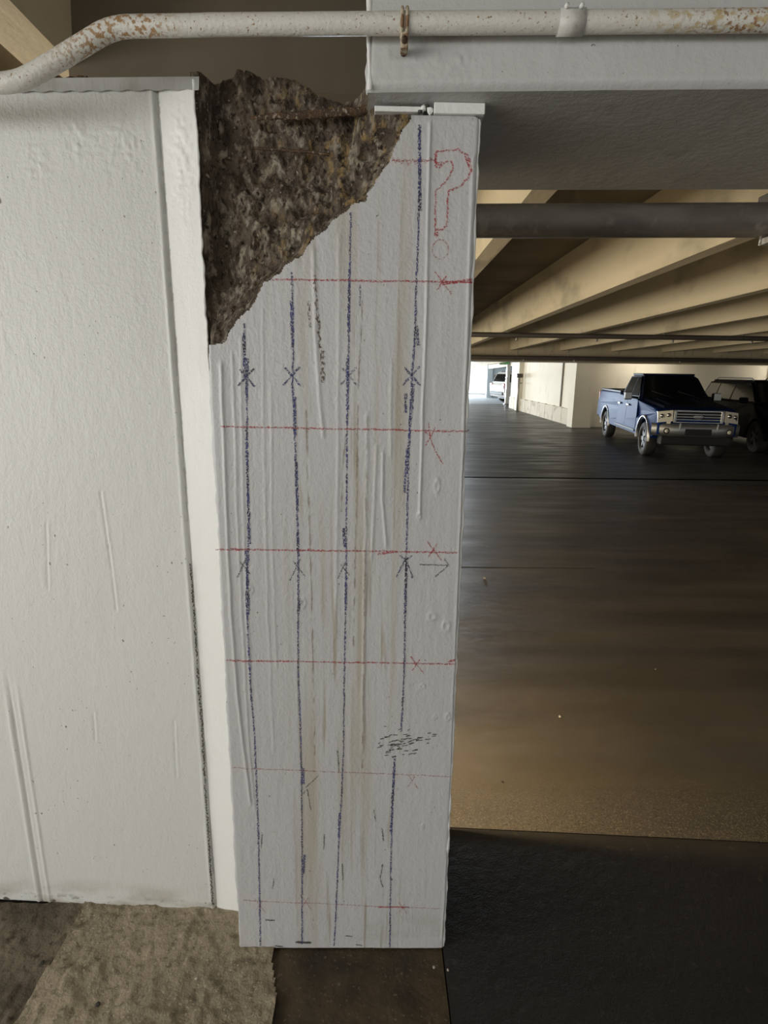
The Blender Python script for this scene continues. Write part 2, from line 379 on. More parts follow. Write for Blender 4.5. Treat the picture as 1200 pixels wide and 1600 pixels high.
# far walls
z18 = floor_z(18.7)
wf = thing('wall_far', None, None); tag(wf, kind='structure')
box_part('wall_panel', (6.85, 26, 19.0, 19.25, z18-.1, 3.09), M_FARWALL, wf)
for X in (12.6, 18.4): box_part('pilaster', (X, X+.14, 18.94, 19.0, z18, 2.5), M_FARWALL, wf)
pl = box_part('corner_pier', (6.28, 6.88, 18.67, 19.2, z18-.05, 3.09), M_FARWALL, wf)
box_part('pier_joint', (6.885, 6.92, 18.985, 19.01, z18, 2.3), M_DARK, wf)
ws = thing('wall_side', None, None); tag(ws, kind='structure')
Ye = 28.6
box_part('wall_panel', (6.5, 6.75, 19.2, Ye, .1, 3.2), M_FARWALL, ws)
nb = 9
for k in range(nb):                                       # base course of large blocks
    a = 19.25+(Ye-.1-19.25)*k/nb; b = 19.25+(Ye-.1-19.25)*(k+1)/nb
    box_part('plinth_block', (6.42, 6.5, a+.01, b-.01, floor_z(a)-.03, floor_z(a)+.55), M_BLOCK, ws, bev=.01, seg=1)
for Y, wd in ((20.6, .12), (27.0, .35)):
    box_part('wall_recess', (6.47, 6.505, Y, Y+wd, floor_z(Y)+.55 if wd < .2 else floor_z(Y), 2.3), M_CORE, ws)
box_part('wall_pier', (6.30, 6.51, 26.3, 26.8, floor_z(26)-.05, 3.1), M_FARWALL, ws)
pp = thing('standpipe', 'thin grey vertical pipe on the cream side wall beyond the pickup', 'pipe', (6.22, 25.9, floor_z(25.9)))
tube_part('pipe', [(0, 0, 0), (0, 0, 1.62)], .05, M_STEEL, pp); tube_part('valve', [(-.1, 0, 1.55), (.14, 0, 1.55)], .09, M_DKPIPE, pp)
box_part('bracket', (-.02, .13, -.03, .03, 1.2, 1.26), M_STEEL, pp)
wx = thing('wall_exit', None, None); tag(wx, kind='structure')
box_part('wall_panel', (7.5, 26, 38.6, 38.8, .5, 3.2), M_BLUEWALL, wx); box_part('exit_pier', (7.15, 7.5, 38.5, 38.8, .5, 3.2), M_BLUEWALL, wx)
box_part('lintel', (-6, 26, 44.6, 44.9, 2.75, 3.25), M_FARWALL, wx)
box_part('notice_panel', (7.6, 7.8, 38.55, 38.6, 1.7, 2.1), M_STEEL, wx)
post = thing('steel_post', 'slim white post in front of the parked white car', 'post', (6.9, 31.2, floor_z(31.2)))
box_part('shaft', (-.09, .09, -.09, .09, 0, 2.3), M_WHITECAR, post); box_part('base_plate', (-.15, .15, -.15, .15, 0, .04), M_STEEL, post)
es = thing('exit_sign', 'small green sign hanging under the ceiling near the bright exit', 'sign', (6.0, 28.0, 2.55))
box_part('face', (-.22, .22, -.02, .02, -.09, .09), M_GREEN, es); box_part('frame', (-.25, .25, -.015, .03, -.12, .12), M_STEEL, es)
tube_part('hanger', [(0, 0, .1), (0, 0, .54)], .012, M_STEEL, es, 8)

# ------------------------------------------------------------------ left wall (white, with vertical joints)
WY = lambda X: 1.421 - .06*(X+.41)
def pxX(x, y): return float(atY(x, y, 1.421)[0])
GT, GB = pxX(240, 120), pxX(335, 1420)        # joint, top and bottom
WTOP = 2.185
NX, NZ = 300, 620
u = np.linspace(0, 1, NX); zz = np.linspace(0, WTOP, NZ)
U, Z = np.meshgrid(u, zz)
XR = -.372 + (-.030 + .004*fbm(Z*30, Z*0, 8, 3))*np.clip((Z-1.20)/.38, 0, 1)
X = -1.30 + (XR+1.30)*U
Zt = Z.copy(); Zt[-1, :] += .006*fbm(X[-1]*14, X[-1]*0, 4, 3) - .004
def bead(xv, wv): return np.exp(-(xv/wv)**2)
gx = GT + (GB-GT)*(WTOP-Z)/WTOP + .0012*vnoise(Z*22, Z*0, 3)
dd = .0013*fbm(X*5, Z*3, 21, 3) + .0006*np.maximum(0, fbm(X*40, Z*18, 22, 3))
# joint: raised lip, then a cut, then the tilted bright strip
dd += .0035*bead(X-gx+.008, .004)*(.6+.8*vnoise(Z*9, Z*0, 5)) - .006*bead(X-gx, .0035)
tl = np.clip((X-gx)/.085, 0, 1.4)
dd += np.where(X > gx, -.006 + .0115*tl, 0)
# old joint at the far left
lx = pxX(20, 1270) + .012*(1.0-Z) ; lm = np.clip((.78-Z)*6, 0, 1)
dd += lm*(.003*bead(X-lx, .005) - .004*bead(X-lx-.012, .003) + .003*bead(X-lx-.035, .004))
# drips, scratches and blisters seen on the wall
for (px0, py0, px1, py1, h, wd) in ((152, 770, 165, 860, -.0018, .003), (165, 855, 178, 960, -.0018, .003), (63, 820, 66, 930, -.0014, .003),
                                    (270, 1130, 274, 1220, -.0015, .003), (140, 1120, 143, 1165, -.0015, .003)):
    a = atY(px0, py0, 1.421); b = atY(px1, py1, 1.421)
    t = np.clip((a[2]-Z)/(a[2]-b[2]), 0, 1); cx = a[0]+(b[0]-a[0])*t
    mk = ((Z < a[2]) & (Z > b[2]))*1.0
    dd += mk*(h*bead(X-cx, wd) - .7*h*bead(X-cx-.006, wd))
rl = lambda cx, cz, rx, rz: np.exp(-((X-cx)/rx)**2-((Z-cz)/rz)**2)
for (px, py, rx, rz) in ((190, 225, .05, .05), (285, 250, .03, .12), (45, 250, .03, .05), (110, 210, .04, .05)):
    p = atY(px, py, 1.421); dd += rl(p[0], p[2], rx, rz)*.005*np.abs(fbm(X*70, Z*60, 31, 3))
Y = WY(X) - dd
V = np.stack([X.ravel(), Y.ravel(), Zt.ravel()], 1)
i = np.arange((NX-1)*(NZ-1)); r = i//(NX-1); c = i % (NX-1); a = r*NX+c
Fw = np.stack([a, a+1, a+NX+1, a+NX], 1)
wall = thing('wall_front', None, None); tag(wall, kind='structure')
Xc = X[:-1, :-1].ravel(); gc = gx[:-1, :-1].ravel(); Zc = Z[:-1, :-1].ravel()
strip = Xc > gc+.004
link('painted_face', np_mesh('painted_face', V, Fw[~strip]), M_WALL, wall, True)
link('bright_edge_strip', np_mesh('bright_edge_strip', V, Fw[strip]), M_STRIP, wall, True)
# wall body behind the modelled face
bm = bmesh.new()
quadbox(bm, [(-4.0, WY(-4.0), -.02), (-1.295, WY(-1.295), -.02), (-1.295, 1.72, -.02), (-4.0, 1.85, -.02), (-4.0, WY(-4.0), WTOP), (-1.295, WY(-1.295), WTOP), (-1.295, 1.72, WTOP), (-4.0, 1.85, WTOP)])
quadbox(bm, [(-1.295, WY(-1.295)+.014, -.02), (-.372, 1.445, -.02), (-.372, 1.70, -.02), (-1.295, 1.72, -.02), (-1.295, WY(-1.295)+.014, WTOP-.006), (-.408, 1.445, WTOP-.006), (-.408, 1.70, WTOP-.006), (-1.295, 1.72, WTOP-.006)])
from_bm('wall_body', bm, M_WALL, wall)
bm = bmesh.new(); prev = None
for k in range(int(NZ*.722), NZ, 2):
    p = Vector(V.reshape(NZ, NX, 3)[k, -1]); ww = .003+.0022*float(vnoise(np.array([zz[k]*40]), np.array([2.0]), 27)[0])
    ring = [bm.verts.new(p+Vector((ww*math.cos(t), -ww*.6*math.sin(t)+.001, 0))) for t in np.linspace(-.8, PI, 6)]
    if prev:
        for q in range(5): bm.faces.new((prev[q], prev[q+1], ring[q+1], ring[q]))
    prev = ring
from_bm('wall_end_rim', bm, M_EDGE, wall, True)
# darker grey band along the top edge of the wall and the rubble lying on it
def on_wall(x, y, lift=.0012):
    p = atY(x, y, 1.421); p = atY(x, y, WY(p[0])); p[1] -= lift; return p
M_BAND = mat('grey_top_band', (.40, .40, .375), .6, layers=[((20, 20, 20), .5, .7, (.33, .32, .29), 3)], bumps=[((60, 60, 16), .002, 3)])
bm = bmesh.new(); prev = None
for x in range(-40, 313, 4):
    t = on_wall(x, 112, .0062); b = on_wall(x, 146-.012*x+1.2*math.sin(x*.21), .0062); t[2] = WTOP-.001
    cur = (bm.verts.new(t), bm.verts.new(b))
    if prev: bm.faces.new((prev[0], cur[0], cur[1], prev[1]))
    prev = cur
from_bm('top_edge_band', bm, M_BAND, wall)

def ribbon(bm, pts, w, surf, step=.004, jit=.0006, seed=0):
    """a drawn stroke: pts in photo survey coords, laid on a surface"""
    rnd = random.Random(seed); P = [Vector(surf(*p)) for p in pts]
    out = [P[0]]
    for a, b in zip(P, P[1:]):
        n = max(1, int((b-a).length/step))
        for k in range(1, n+1): out.append(a.lerp(b, k/n))
    prev = None
    for k, p in enumerate(out):
        t = (out[min(k+1, len(out)-1)]-out[max(k-1, 0)]); t.y = 0
        if t.length < 1e-9: continue
        t.normalize(); nrm = Vector((t.z, 0, -t.x))
        ww = w*(.6+.7*rnd.random())*.5; j = rnd.uniform(-jit, jit)
        cur = (bm.verts.new(LIFT(p+nrm*(ww+j))), bm.verts.new(LIFT(p-nrm*(ww-j))))
        if prev: bm.faces.new((prev[0], cur[0], cur[1], prev[1]))
        prev = cur
LIFT = lambda p: p
# dark dirt-filled crack along the joint, lower half
bm = bmesh.new()
ribbon(bm, [(298, 880), (304, 960), (309, 1040)], .0045, lambda x, y: on_wall(x, y, -.001), seed=1, jit=.0015)
ribbon(bm, [(309, 1040), (316, 1130), (322, 1240), (327, 1310), (333, 1412)], .0055, lambda x, y: on_wall(x, y, -.0005), seed=2, jit=.0018)
for v in bm.verts: v.co.y -= .0045
from_bm('dirt_filled_crack', bm, M_CRACK, wall)
# loose rubble on the wall top
for k, (px, py, s, lb) in enumerate(((88, 116, .016, 'largest rusty concrete chip on the wall top, closest to the pipe bend'), (110, 113, .012, 'middle one of three rusty chips on the wall top under the pipe'),
                                 (130, 112, .014, 'rusty concrete chip on the wall top, farthest from the pipe bend'))):
    p = atY(px, py, 1.45); bm = bmesh.new(); bmesh.ops.create_icosphere(bm, subdivisions=2, radius=s)
    for v in bm.verts: v.co *= .7+.6*random.random(); v.co.z *= .5
    o = from_bm('concrete_chip', bm, M_RUST); o.location = (p[0], 1.45, WTOP+s*.25)
    tag(o, lb, 'rubble', 'chips on the wall top')

# ------------------------------------------------------------------ the column
CY, CXL, CXR, CTOP = 1.309, -.372, .205, 2.078
colm = thing('concrete_column', 'white painted concrete column with crayon grid and a broken brown corner', 'column', (0, 1.5, 0))
COFF = (0, 1.5, 0)
BREAK = [(296, 60), (330, 552), (350, 536), (372, 500), (388, 488), (398, 470), (412, 440), (438, 428), (455, 408), (470, 400), (482, 382), (505, 362), (520, 345),
         (540, 330), (552, 318), (570, 312), (580, 296), (594, 272), (608, 252), (618, 232), (628, 205), (642, 188), (648, 172), (640, 60)]
BP = np.array([atY(x, y, CY)[[0, 2]] for x, y in BREAK]); BP[0, 0] = BP[1, 0] = -.46; BP[0, 1] = BP[-1, 1] = 2.4
def inside(px, pz, poly):
    res = np.zeros(px.shape, bool); n = len(poly)
    for i in range(n):
        x0, z0 = poly[i]; x1, z1 = poly[(i+1) % n]
        cnd = ((z0 > pz) != (z1 > pz))
        with np.errstate(divide='ignore', invalid='ignore'):
            xx = (x1-x0)*(pz-z0)/(z1-z0)+x0
        res ^= cnd & (px < xx)
    return res
def dist_edge(px, pz):
    d = np.full(px.shape, 9.0)
    for i in range(1, len(BP)-2):
        a = BP[i]; b = BP[i+1]; ab = b-a; L = ab@ab
        t = np.clip(((px-a[0])*ab[0]+(pz-a[1])*ab[1])/L, 0, 1)
        d = np.minimum(d, np.hypot(px-a[0]-t*ab[0], pz-a[1]-t*ab[1]))
    return d
def cx_line(pts):           # X of a survey polyline at each height on the column face
    q = np.array([atY(x, y, CY) for x, y in pts]); o = np.argsort(q[:, 2]); q = q[o]
    return lambda Z: np.interp(Z, q[:, 2], q[:, 0]), q[0, 2], q[-1, 2]
BEADS = [(cx_line([(672, 185), (668, 400), (662, 600), (655, 812)]), .0028, .0024),
         (cx_line([(345, 560), (348, 640), (352, 760), (358, 900), (366, 1030), (376, 1130), (392, 1260)]), .0026, .0035),
         (cx_line([(362, 545), (366, 640), (370, 800), (380, 1000), (388, 1150), (398, 1270)]), .0012, .003),
         (cx_line([(376, 520), (378, 700), (382, 860), (392, 1100)]), .0010, .003),
         (cx_line([(410, 480), (412, 700), (418, 950), (428, 1180)]), .0008, .003),
         (cx_line([(424, 600), (424, 800), (432, 1050)]), .0008, .003),
         (cx_line([(740, 240), (731, 480), (722, 740), (712, 1000), (700, 1320), (690, 1470)]), .0016, .0028),
         (cx_line([(598, 700), (597, 780), (604, 860)]), .0022, .003), (cx_line([(588, 690), (584, 800), (580, 880)]), .0014, .003),
         (cx_line([(574, 640), (570, 900), (566, 1180)]), .0012, .004), (cx_line([(612, 560), (610, 720)]), .0012, .003),
         (cx_line([(490, 380), (492, 520), (505, 690)]), .0016, .004), (cx_line([(530, 360), (528, 700), (524, 1000)]), .0010, .004)]
BLIST = [(683, 760, .006, .016), (675, 963, .010, .010), (697, 978, .009, .014), (655, 806, .005, .008), (474, 942, .006, .012), (392, 922, .006, .009), (660, 1292, .004, .008),
         (660, 1072, .006, .006), (700, 1120, .006, .010), (680, 1120, .005, .005)]
def face_disp(X, Z):
    """how far the paint surface stands proud of the nominal column face"""
    d = .0010*fbm(X*7, Z*3, 41, 3) + .0005*np.maximum(0, fbm(X*46, Z*5, 42, 3)) + .0003*fbm(X*110, Z*9, 43, 2)
    for (fn, z0, z1), h, wd in BEADS:
        gate = np.clip((Z-z0)/.015, 0, 1)*np.clip((z1-Z)/.015, 0, 1)
        d = d + gate*1.35*h*bead(X-fn(Z)-.002*vnoise(Z*14, Z*0, 44), wd)
    for px, py, rx, rz in BLIST:
        p = atY(px, py, CY); q = np.hypot((X-p[0])/rx, (Z-p[2])/rz)
        d = d + .0028*np.exp(-(q-.85)**2*7)*(.7+.6*vnoise(X*200, Z*200, 45))
    return d
NX, NZ = 236, 840
xs = np.linspace(CXL, CXR, NX); zs = np.linspace(0, CTOP, NZ)
X, Z = np.meshgrid(xs, zs)
D = face_disp(X, Z); COLD = np.maximum(D, np.maximum(np.roll(D, 1, 1), np.roll(D, -1, 1)))
e = CXR - X; edge = np.clip(1-e/.010, 0, 1)                      # worn arris on the right
el = X-CXL; edl = np.clip(1-el/.006, 0, 1)
et = np.clip(1-(CTOP-Z)/.012, 0, 1)
Yc = CY - D + .009*edge**2 + .005*edl**2 + .004*et**2
jr = .0035*fbm(Z*22, Z*0+3, 51, 4)*edge; jl_ = .004*fbm(Z*18, Z*0+9, 52, 4)*edl
rc = .016                                                         # rounded top right corner
ov = np.maximum(0, Z-(CTOP-rc)); cut = rc-np.sqrt(np.maximum(0, rc**2-ov**2))
Xv = np.minimum(X, CXR-cut) + jr + jl_
V = np.stack([Xv.ravel(), Yc.ravel(), Z.ravel()], 1) - np.array(COFF)
i = np.arange((NX-1)*(NZ-1)); r = i//(NX-1); c = i % (NX-1); a = r*NX+c
Fq = np.stack([a, a+1, a+NX+1, a+NX], 1)
cxm = xs[c]+.5*(xs[1]-xs[0]); czm = zs[r]+.5*(zs[1]-zs[0])
jx = .006*fbm(cxm*60, czm*60, 61, 3); jz = .006*fbm(cxm*60+50, czm*60, 62, 3)
hole = inside(cxm+jx, czm+jz, BP)
face = link('painted_face', np_mesh('painted_face', V, Fq[~hole]), M_COL, colm, True)
# right flank, left flank, top
def strip_mesh(A, B):
    n = len(A); Vv = np.concatenate([A, B]); k = np.arange(n-1)
    return Vv, np.stack([k, k+1, k+1+n, k+n], 1)
VV = V.reshape(NZ, NX, 3)
R = VV[:, -1, :]; RB = R.copy(); RB[:, 1] = 1.765-COFF[1]; RB[:, 0] = CXR
v1, f1 = strip_mesh(R, RB)
zb = int(np.searchsorted(zs, 1.60)); L_ = VV[:zb, 0, :]; LB = L_.copy(); LB[:, 1] = 1.765-COFF[1]
v2, f2 = strip_mesh(L_, LB)
tk = VV[-1, int(NX*.74):, :]; TB = tk.copy(); TB[:, 1] = 1.765-COFF[1]
v3, f3 = strip_mesh(tk, TB)
vs = np.concatenate([v1, v2, v3]); fs = np.concatenate([f1, f2+len(v1), f3+len(v1)+len(v2)])
link('painted_flanks', np_mesh('painted_flanks', vs, fs), M_COL, colm)
# thick white paint rim down the right arris
bm = bmesh.new(); prev = None
for k in range(0, NZ, 3):
    p = Vector(VV[k, -2, :]); z = zs[k]
    ww = .0042+.0034*float(vnoise(np.array([z*40]), np.array([0.0]), 71)[0])
    ring = [bm.verts.new(p+Vector((ww*math.cos(t)-.001, -ww*.7*math.sin(t)+.001, 0))) for t in np.linspace(-.3, PI+.3, 6)]
    if prev:
        for q in range(5): bm.faces.new((prev[q], prev[q+1], ring[q+1], ring[q]))
    prev = ring
from_bm('paint_rim', bm, M_EDGE, colm, True)
box_part('column_core', (-.355, CXR-.004, 1.50, 1.76, 0, 2.06), M_CORE, colm, off=COFF)
# broken corner: a rough recess
sx = np.arange(-.412, .075, .0024); sz = np.arange(1.50, 2.27, .0024)
X, Z = np.meshgrid(sx, sz)
ins = inside(X, Z, BP); de = dist_edge(X, Z)
dep = .007 + .14*(1-np.exp(-de/.075)) + .02*np.clip((-.25-X)/.12, 0, 1)
rough = .040*fbm(X*11, Z*9, 81, 3) + .020*fbm(X*34, Z*26, 82, 3) + .010*fbm(X*95, Z*80, 83, 3)
dep = dep + rough*np.clip(de/.03, .12, 1)
dep = np.where(ins, np.maximum(dep, .004), .004)
kk = np.clip((-.372-X)/.025, 0, 1); dep = dep*(1-kk)+kk*(.122+.3*rough)          # at the wall end it sits just behind the wall face
wq = np.clip((Z-2.02)/.04, 0, 1)*np.clip((X+.06)/.05, 0, 1); dep = dep*(1-wq)+wq*np.maximum(.004, .016+.25*rough)
dep = np.minimum(dep, .185)
tp = np.array([atY(x, y, 1.45)[[0, 2]] for x, y in ((300, 122), (316, 118), (330, 120), (345, 116), (372, 112), (395, 116), (412, 124), (440, 128), (470, 132), (490, 146), (510, 158), (540, 162), (572, 166), (580, 150), (620, 150), (660, 150))])
tp[-3:, 1] = 2.0995
top = np.interp(X, tp[:, 0], tp[:, 1]) + .006*fbm(X*60, X*0, 84, 3)
i = np.arange((len(sx)-1)*(len(sz)-1)); r = i//(len(sx)-1); c = i % (len(sx)-1); n = len(sx); a = r*n+c
Fq = np.stack([a, a+1, a+n+1, a+n], 1)
keep = (dilate := (ins | (de < .008)))[:-1, :-1].ravel() & (Z < top)[:-1, :-1].ravel()
V = np.stack([X.ravel(), (CY+dep).ravel(), np.minimum(Z, top+.001).ravel()], 1) - np.array(COFF)
sp = link('broken_corner', np_mesh('broken_corner', V, Fq[keep]), M_SPALL, colm, True)
sp['label'] = 'rough brown broken concrete with exposed aggregate'
# ragged back mass that carries the broken top
bm = bmesh.new()
out = [(float(x), float(np.interp(x, tp[:, 0], tp[:, 1]))-.012+.005*math.sin(x*140)+.004*math.sin(x*61)) for x in np.linspace(-.40, .05, 70)]
prism(bm, out+[(.05, 1.70), (-.40, 1.70)], 1.497, 1.70, 'y')
from_bm('broken_top', bm, M_SPALL, colm, off=COFF)
# exposed bars
def spall_pt(x, y, Y=1.425): return atY(x, y, Y)
p0, p1, p2 = spall_pt(392, 184, 1.40), spall_pt(480, 180, 1.385), spall_pt(585, 171, 1.36)
pts = [Vector(p0).lerp(Vector(p1), t/8) for t in range(8)]+[Vector(p1).lerp(Vector(p2), t/9) for t in range(10)]
pts = [p+Vector((0, random.uniform(-.002, .002), random.uniform(-.0015, .0015))) for p in pts]
tube_part('exposed_bar', pts, [.005+.0035*min(1, k/6)+random.uniform(-.001, .001) for k in range(len(pts))], M_RUST, colm, 8, off=COFF)
a, b = spall_pt(398, 231, 1.405), spall_pt(515, 241, 1.375)
pts = [Vector(a).lerp(Vector(b), t/10)+Vector((0, 0, random.uniform(-.001, .001))) for t in range(11)]
tube_part('exposed_bar', pts, .0032, M_RUST, colm, 6, off=COFF)
# bearing plate under the beam
P = lambda x, y: atY(x, y, CY)
pl0, pl1 = P(678, 170), P(757, 170)
box_part('bearing_block', (pl0[0], pl1[0]+.001, CY-.004, 1.70, CTOP+.001, 2.0995), M_EDGE, colm, bev=.002, off=COFF)
q0 = P(585, 172)
box_part('bearing_plate', (q0[0], pl0[0]-.02, CY+.004, 1.345, CTOP+.006, CTOP+.016), M_EDGE, colm, bev=.0015, off=COFF)
for (x, y, s) in ((662, 168, .006), (672, 172, .007), (657, 174, .005), (668, 165, .005)):
    p = P(x, y); bm = bmesh.new(); bmesh.ops.create_icosphere(bm, subdivisions=1, radius=s)
    for v in bm.verts: v.co *= .7+.6*random.random(); v.co += Vector((p[0], CY+.004, p[2]))
    from_bm('crumbled_mortar', bm, M_CRACK if s < .006 else M_EDGE, colm, off=COFF)

# ------------------------------------------------------------------ crayon marks on the column
def on_col(x, y): return atY(x, y, CY)
def _lift(p):
    d = float(COLD[min(COLD.shape[0]-1, max(0, int(p.z/CTOP*(COLD.shape[0]-1)+.5))), min(COLD.shape[1]-1, max(0, int((p.x-CXL)/(CXR-CXL)*(COLD.shape[1]-1)+.5)))]); e_ = max(0, 1-(CXR-p.x)/.010)
    return Vector((p.x, CY-d-.0009+.009*e_*e_, p.z)) - Vector(COFF)
LIFT = _lift
SEED = 100
def mark(name, strokes, w, mt, jit=.0008):
    global SEED
    bm = bmesh.new()
    for s in strokes:
        SEED += 1; ribbon(bm, s, w, on_col, seed=SEED, jit=jit)
    return from_bm(name, bm, mt, colm)
B = [[(382, 505), (383, 560), (385, 600), (386, 640), (386, 720), (388, 800), (388, 860), (385, 930), (388, 1000), (392, 1080), (398, 1150), (402, 1250), (405, 1350), (407, 1478)],
     [(456, 425), (458, 500), (458, 560), (457, 600), (459, 640), (462, 720), (464, 800), (466, 870), (466, 950), (466, 1050), (469, 1120), (471, 1200), (472, 1300), (472, 1420), (472, 1475)],
     [(548, 332), (547, 400), (545, 500), (544, 600), (542, 660), (542, 730), (541, 800), (541, 870), (540, 950), (538, 1050), (537, 1150), (534, 1240), (530, 1300), (526, 1400), (522, 1478)],
     [(656, 195), (655, 300), (653, 380), (650, 450), (648, 530), (644, 580), (641, 640), (638, 720), (637, 780), (635, 860), (633, 960), (631, 1060), (627, 1140)],
     [(617, 1185), (613, 1260), (611, 1340), (610, 1400), (609, 1480)]]
for k, s in enumerate(B): mark('blue_crayon_line', [s], .0046 if k != 2 else .0040, M_BLUE)
# thicker, repeated passes
mark('blue_crayon_line', [[(381, 520), (382, 590)], [(387, 560), (385, 620)], [(385, 670), (388, 790), (390, 850)], [(384, 860), (387, 900), (389, 960)]], .006, M_BLUE)
mark('blue_crayon_line', [[(455, 470), (457, 545)], [(460, 620), (461, 680)], [(463, 720), (465, 800)], [(465, 830), (466, 870)], [(469, 935), (466, 955)], [(474, 1200), (474, 1225)], [(476, 1335), (474, 1365)]], .0065, M_BLUE)
mark('blue_crayon_line', [[(546, 420), (545, 520)], [(543, 560), (543, 640)], [(537, 825), (538, 855)], [(541, 900), (540, 950)], [(531, 1270), (529, 1310)]], .0065, M_BLUE)
mark('blue_crayon_line', [[(655, 200), (656, 330)], [(650, 510), (653, 540)], [(646, 600), (641, 660), (636, 740)], [(634, 615), (633, 645)], [(636, 700), (632, 770)], [(635, 880), (633, 960)], [(616, 1190), (611, 1300)]], .0065, M_BLUE)
mark('blue_crayon_dash', [[(563, 445), (562, 478)]], .004, M_BLUE2)
for (x, y, s) in ((385, 590, 13), (456, 588, 14), (545, 588, 13), (643, 588, 14)):
    mark('blue_crayon_cross', [[(x-s, y+s), (x+s*.9, y-s*1.1)], [(x-s*.8, y-s), (x+s, y+s*1.1)]], .0042, M_BLUE2 if x == 545 else M_BLUE)
for (x, y, s) in ((381, 887, 10), (465, 889, 12), (537, 890, 9)):
    mark('pencil_cross', [[(x-s, y+s*1.5), (x+s*.3, y-s*1.3)], [(x-s*.6, y-s), (x+s, y+s)]], .003, M_BLACKP)
mark('pencil_arrow', [[(634, 872), (619, 902)], [(634, 872), (645, 903)], [(624, 868), (634, 874), (644, 868)]], .004, M_BLUE)
mark('pencil_arrow', [[(656, 882), (700, 883)], [(680, 901), (701, 883), (694, 873)]], .0032, M_BLACKP)
mark('pencil_arrow', [[(477, 1231), (498, 1211)], [(474, 1240), (480, 1232), (486, 1266)]], .0028, M_BLACKP)
for s in ([(410, 1303), (408, 1325)], [(507, 1303), (506, 1326)], [(535, 1349), (536, 1376)], [(597, 1293), (599, 1315)], [(598, 1350), (594, 1372), (598, 1386)], [(428, 1372), (426, 1388)], [(584, 1265), (587, 1283)], [(527, 1172), (530, 1205)]):
    mark('pencil_dash', [s], .0035, M_BLACKP)
for k, (a, b) in enumerate((((425, 437), (743, 441)), ((345, 666), (736, 675)), ((337, 858), (714, 863)), ((352, 1032), (715, 1037)), ((362, 1199), (705, 1213)), ((380, 1406), (688, 1420)))):
    n = 8; pts = [(a[0]+(b[0]-a[0])*t/n, a[1]+(b[1]-a[1])*t/n+random.uniform(-.8, .8)) for t in range(n+1)]
    mark('red_crayon_line', [pts], .0040 if k < 4 else .0032, M_RED if k < 4 else M_RED2)
mark('red_crayon_line', [[(612, 245), (618, 255), (622, 247), (627, 256), (633, 248), (638, 257), (645, 250), (650, 257), (658, 249), (664, 255), (672, 248), (682, 252)], [(612, 251), (680, 251)]], .004, M_RED2)
mark('red_crayon_line', [[(360, 857), (380, 859)], [(468, 860), (490, 859)], [(590, 866), (620, 862)], [(690, 440), (742, 441)], [(690, 444), (742, 436)], [(700, 1034), (714, 1029)], [(590, 1417), (640, 1417)]], .005, M_RED)
for (x, y, s) in ((690, 440, 15), (676, 858, 14), (650, 1037, 12), (643, 1219, 11), (405, 1413, 10), (477, 1408, 11), (628, 1417, 8)):
    mark('red_crayon_cross', [[(x-s*.7, y-s), (x+s*.2, y+s*.2), (x+s, y+s*1.3)], [(x-s*.5, y+s*.9), (x+s*.5, y-s*.6)]], .003, M_RED2 if y > 1100 else M_RED)
mark('red_crayon_cross', [[(670, 660), (672, 684), (664, 697)], [(680, 668), (672, 684), (680, 705), (692, 725)], [(664, 675), (674, 682)]], .003, M_RED)
q7 = lambda L: [(560+u/5.333, 160+v/5.333) for u, v in L]
mark('crayon_question_mark', [q7([(640, 412), (740, 400), (830, 395), (910, 440), (945, 570), (905, 640), (850, 695), (750, 745), (745, 850), (738, 940), (735, 1030), (700, 1058), (640, 1062)]),
    q7([(640, 412), (643, 500), (660, 555), (700, 512), (770, 488), (790, 530), (765, 610), (700, 690), (645, 740), (640, 860), (640, 1060)]),
    q7([(650, 1060), (640, 1090), (665, 1080), (630, 1105), (670, 1095), (645, 1120)]), q7([(640, 412), (655, 450), (640, 490), (660, 520), (650, 550)]),
    q7([(880, 440), (930, 500), (890, 470), (935, 540), (905, 510), (945, 580)]), q7([(700, 505), (650, 500), (640, 530), (700, 520)])], .0036, M_RED, .0014)
mark('crayon_question_dot', [[(560+(683+68*math.cos(t))/5.333, 160+(1225+80*math.sin(t))/5.333) for t in np.linspace(.2, 2*PI+.1, 26)]], .0028, M_RED2)
mark('drip_stain', [[(492, 430), (493, 460), (497, 500), (500, 540), (503, 570), (505, 598)], [(505, 548), (506, 596)], [(482, 470), (484, 512)]], .006, M_STAIN, .002)
mark('drip_stain', [[(545, 640), (536, 720), (533, 800)], [(566, 470), (560, 600), (556, 820), (552, 1010)], [(574, 650), (570, 900), (566, 1200)], [(478, 640), (486, 900), (492, 1180)]], .004, M_STAIN2, .0006)
bm = bmesh.new(); rnd = random.Random(5)
for k in range(70):
    x = 625+rnd.gauss(0, 20); y = 1160+rnd.gauss(0, 9)-.12*(x-625)
    ribbon(bm, [(x, y), (x+rnd.uniform(3, 9), y-rnd.uniform(-.5, 2.5))], .0022, on_col, seed=k+900)
o = from_bm('scuff_marks', bm, M_FLECK, colm); o['kind'] = 'stuff'
bm = bmesh.new()
for k, (x, y, L, t_) in enumerate(((415, 1437, 14, 3), (462, 1472, 24, 5), (475, 1472, 10, 4), (430, 1478, 12, 3), (556, 1476, 10, 2), (540, 1462, 10, 2))):
    ribbon(bm, [(x, y), (x+L, y+1)], .0012*t_, on_col, seed=k+1200, jit=.001)
from_bm('dark_chip', bm, M_FLECK, colm)
LIFT = lambda p: p

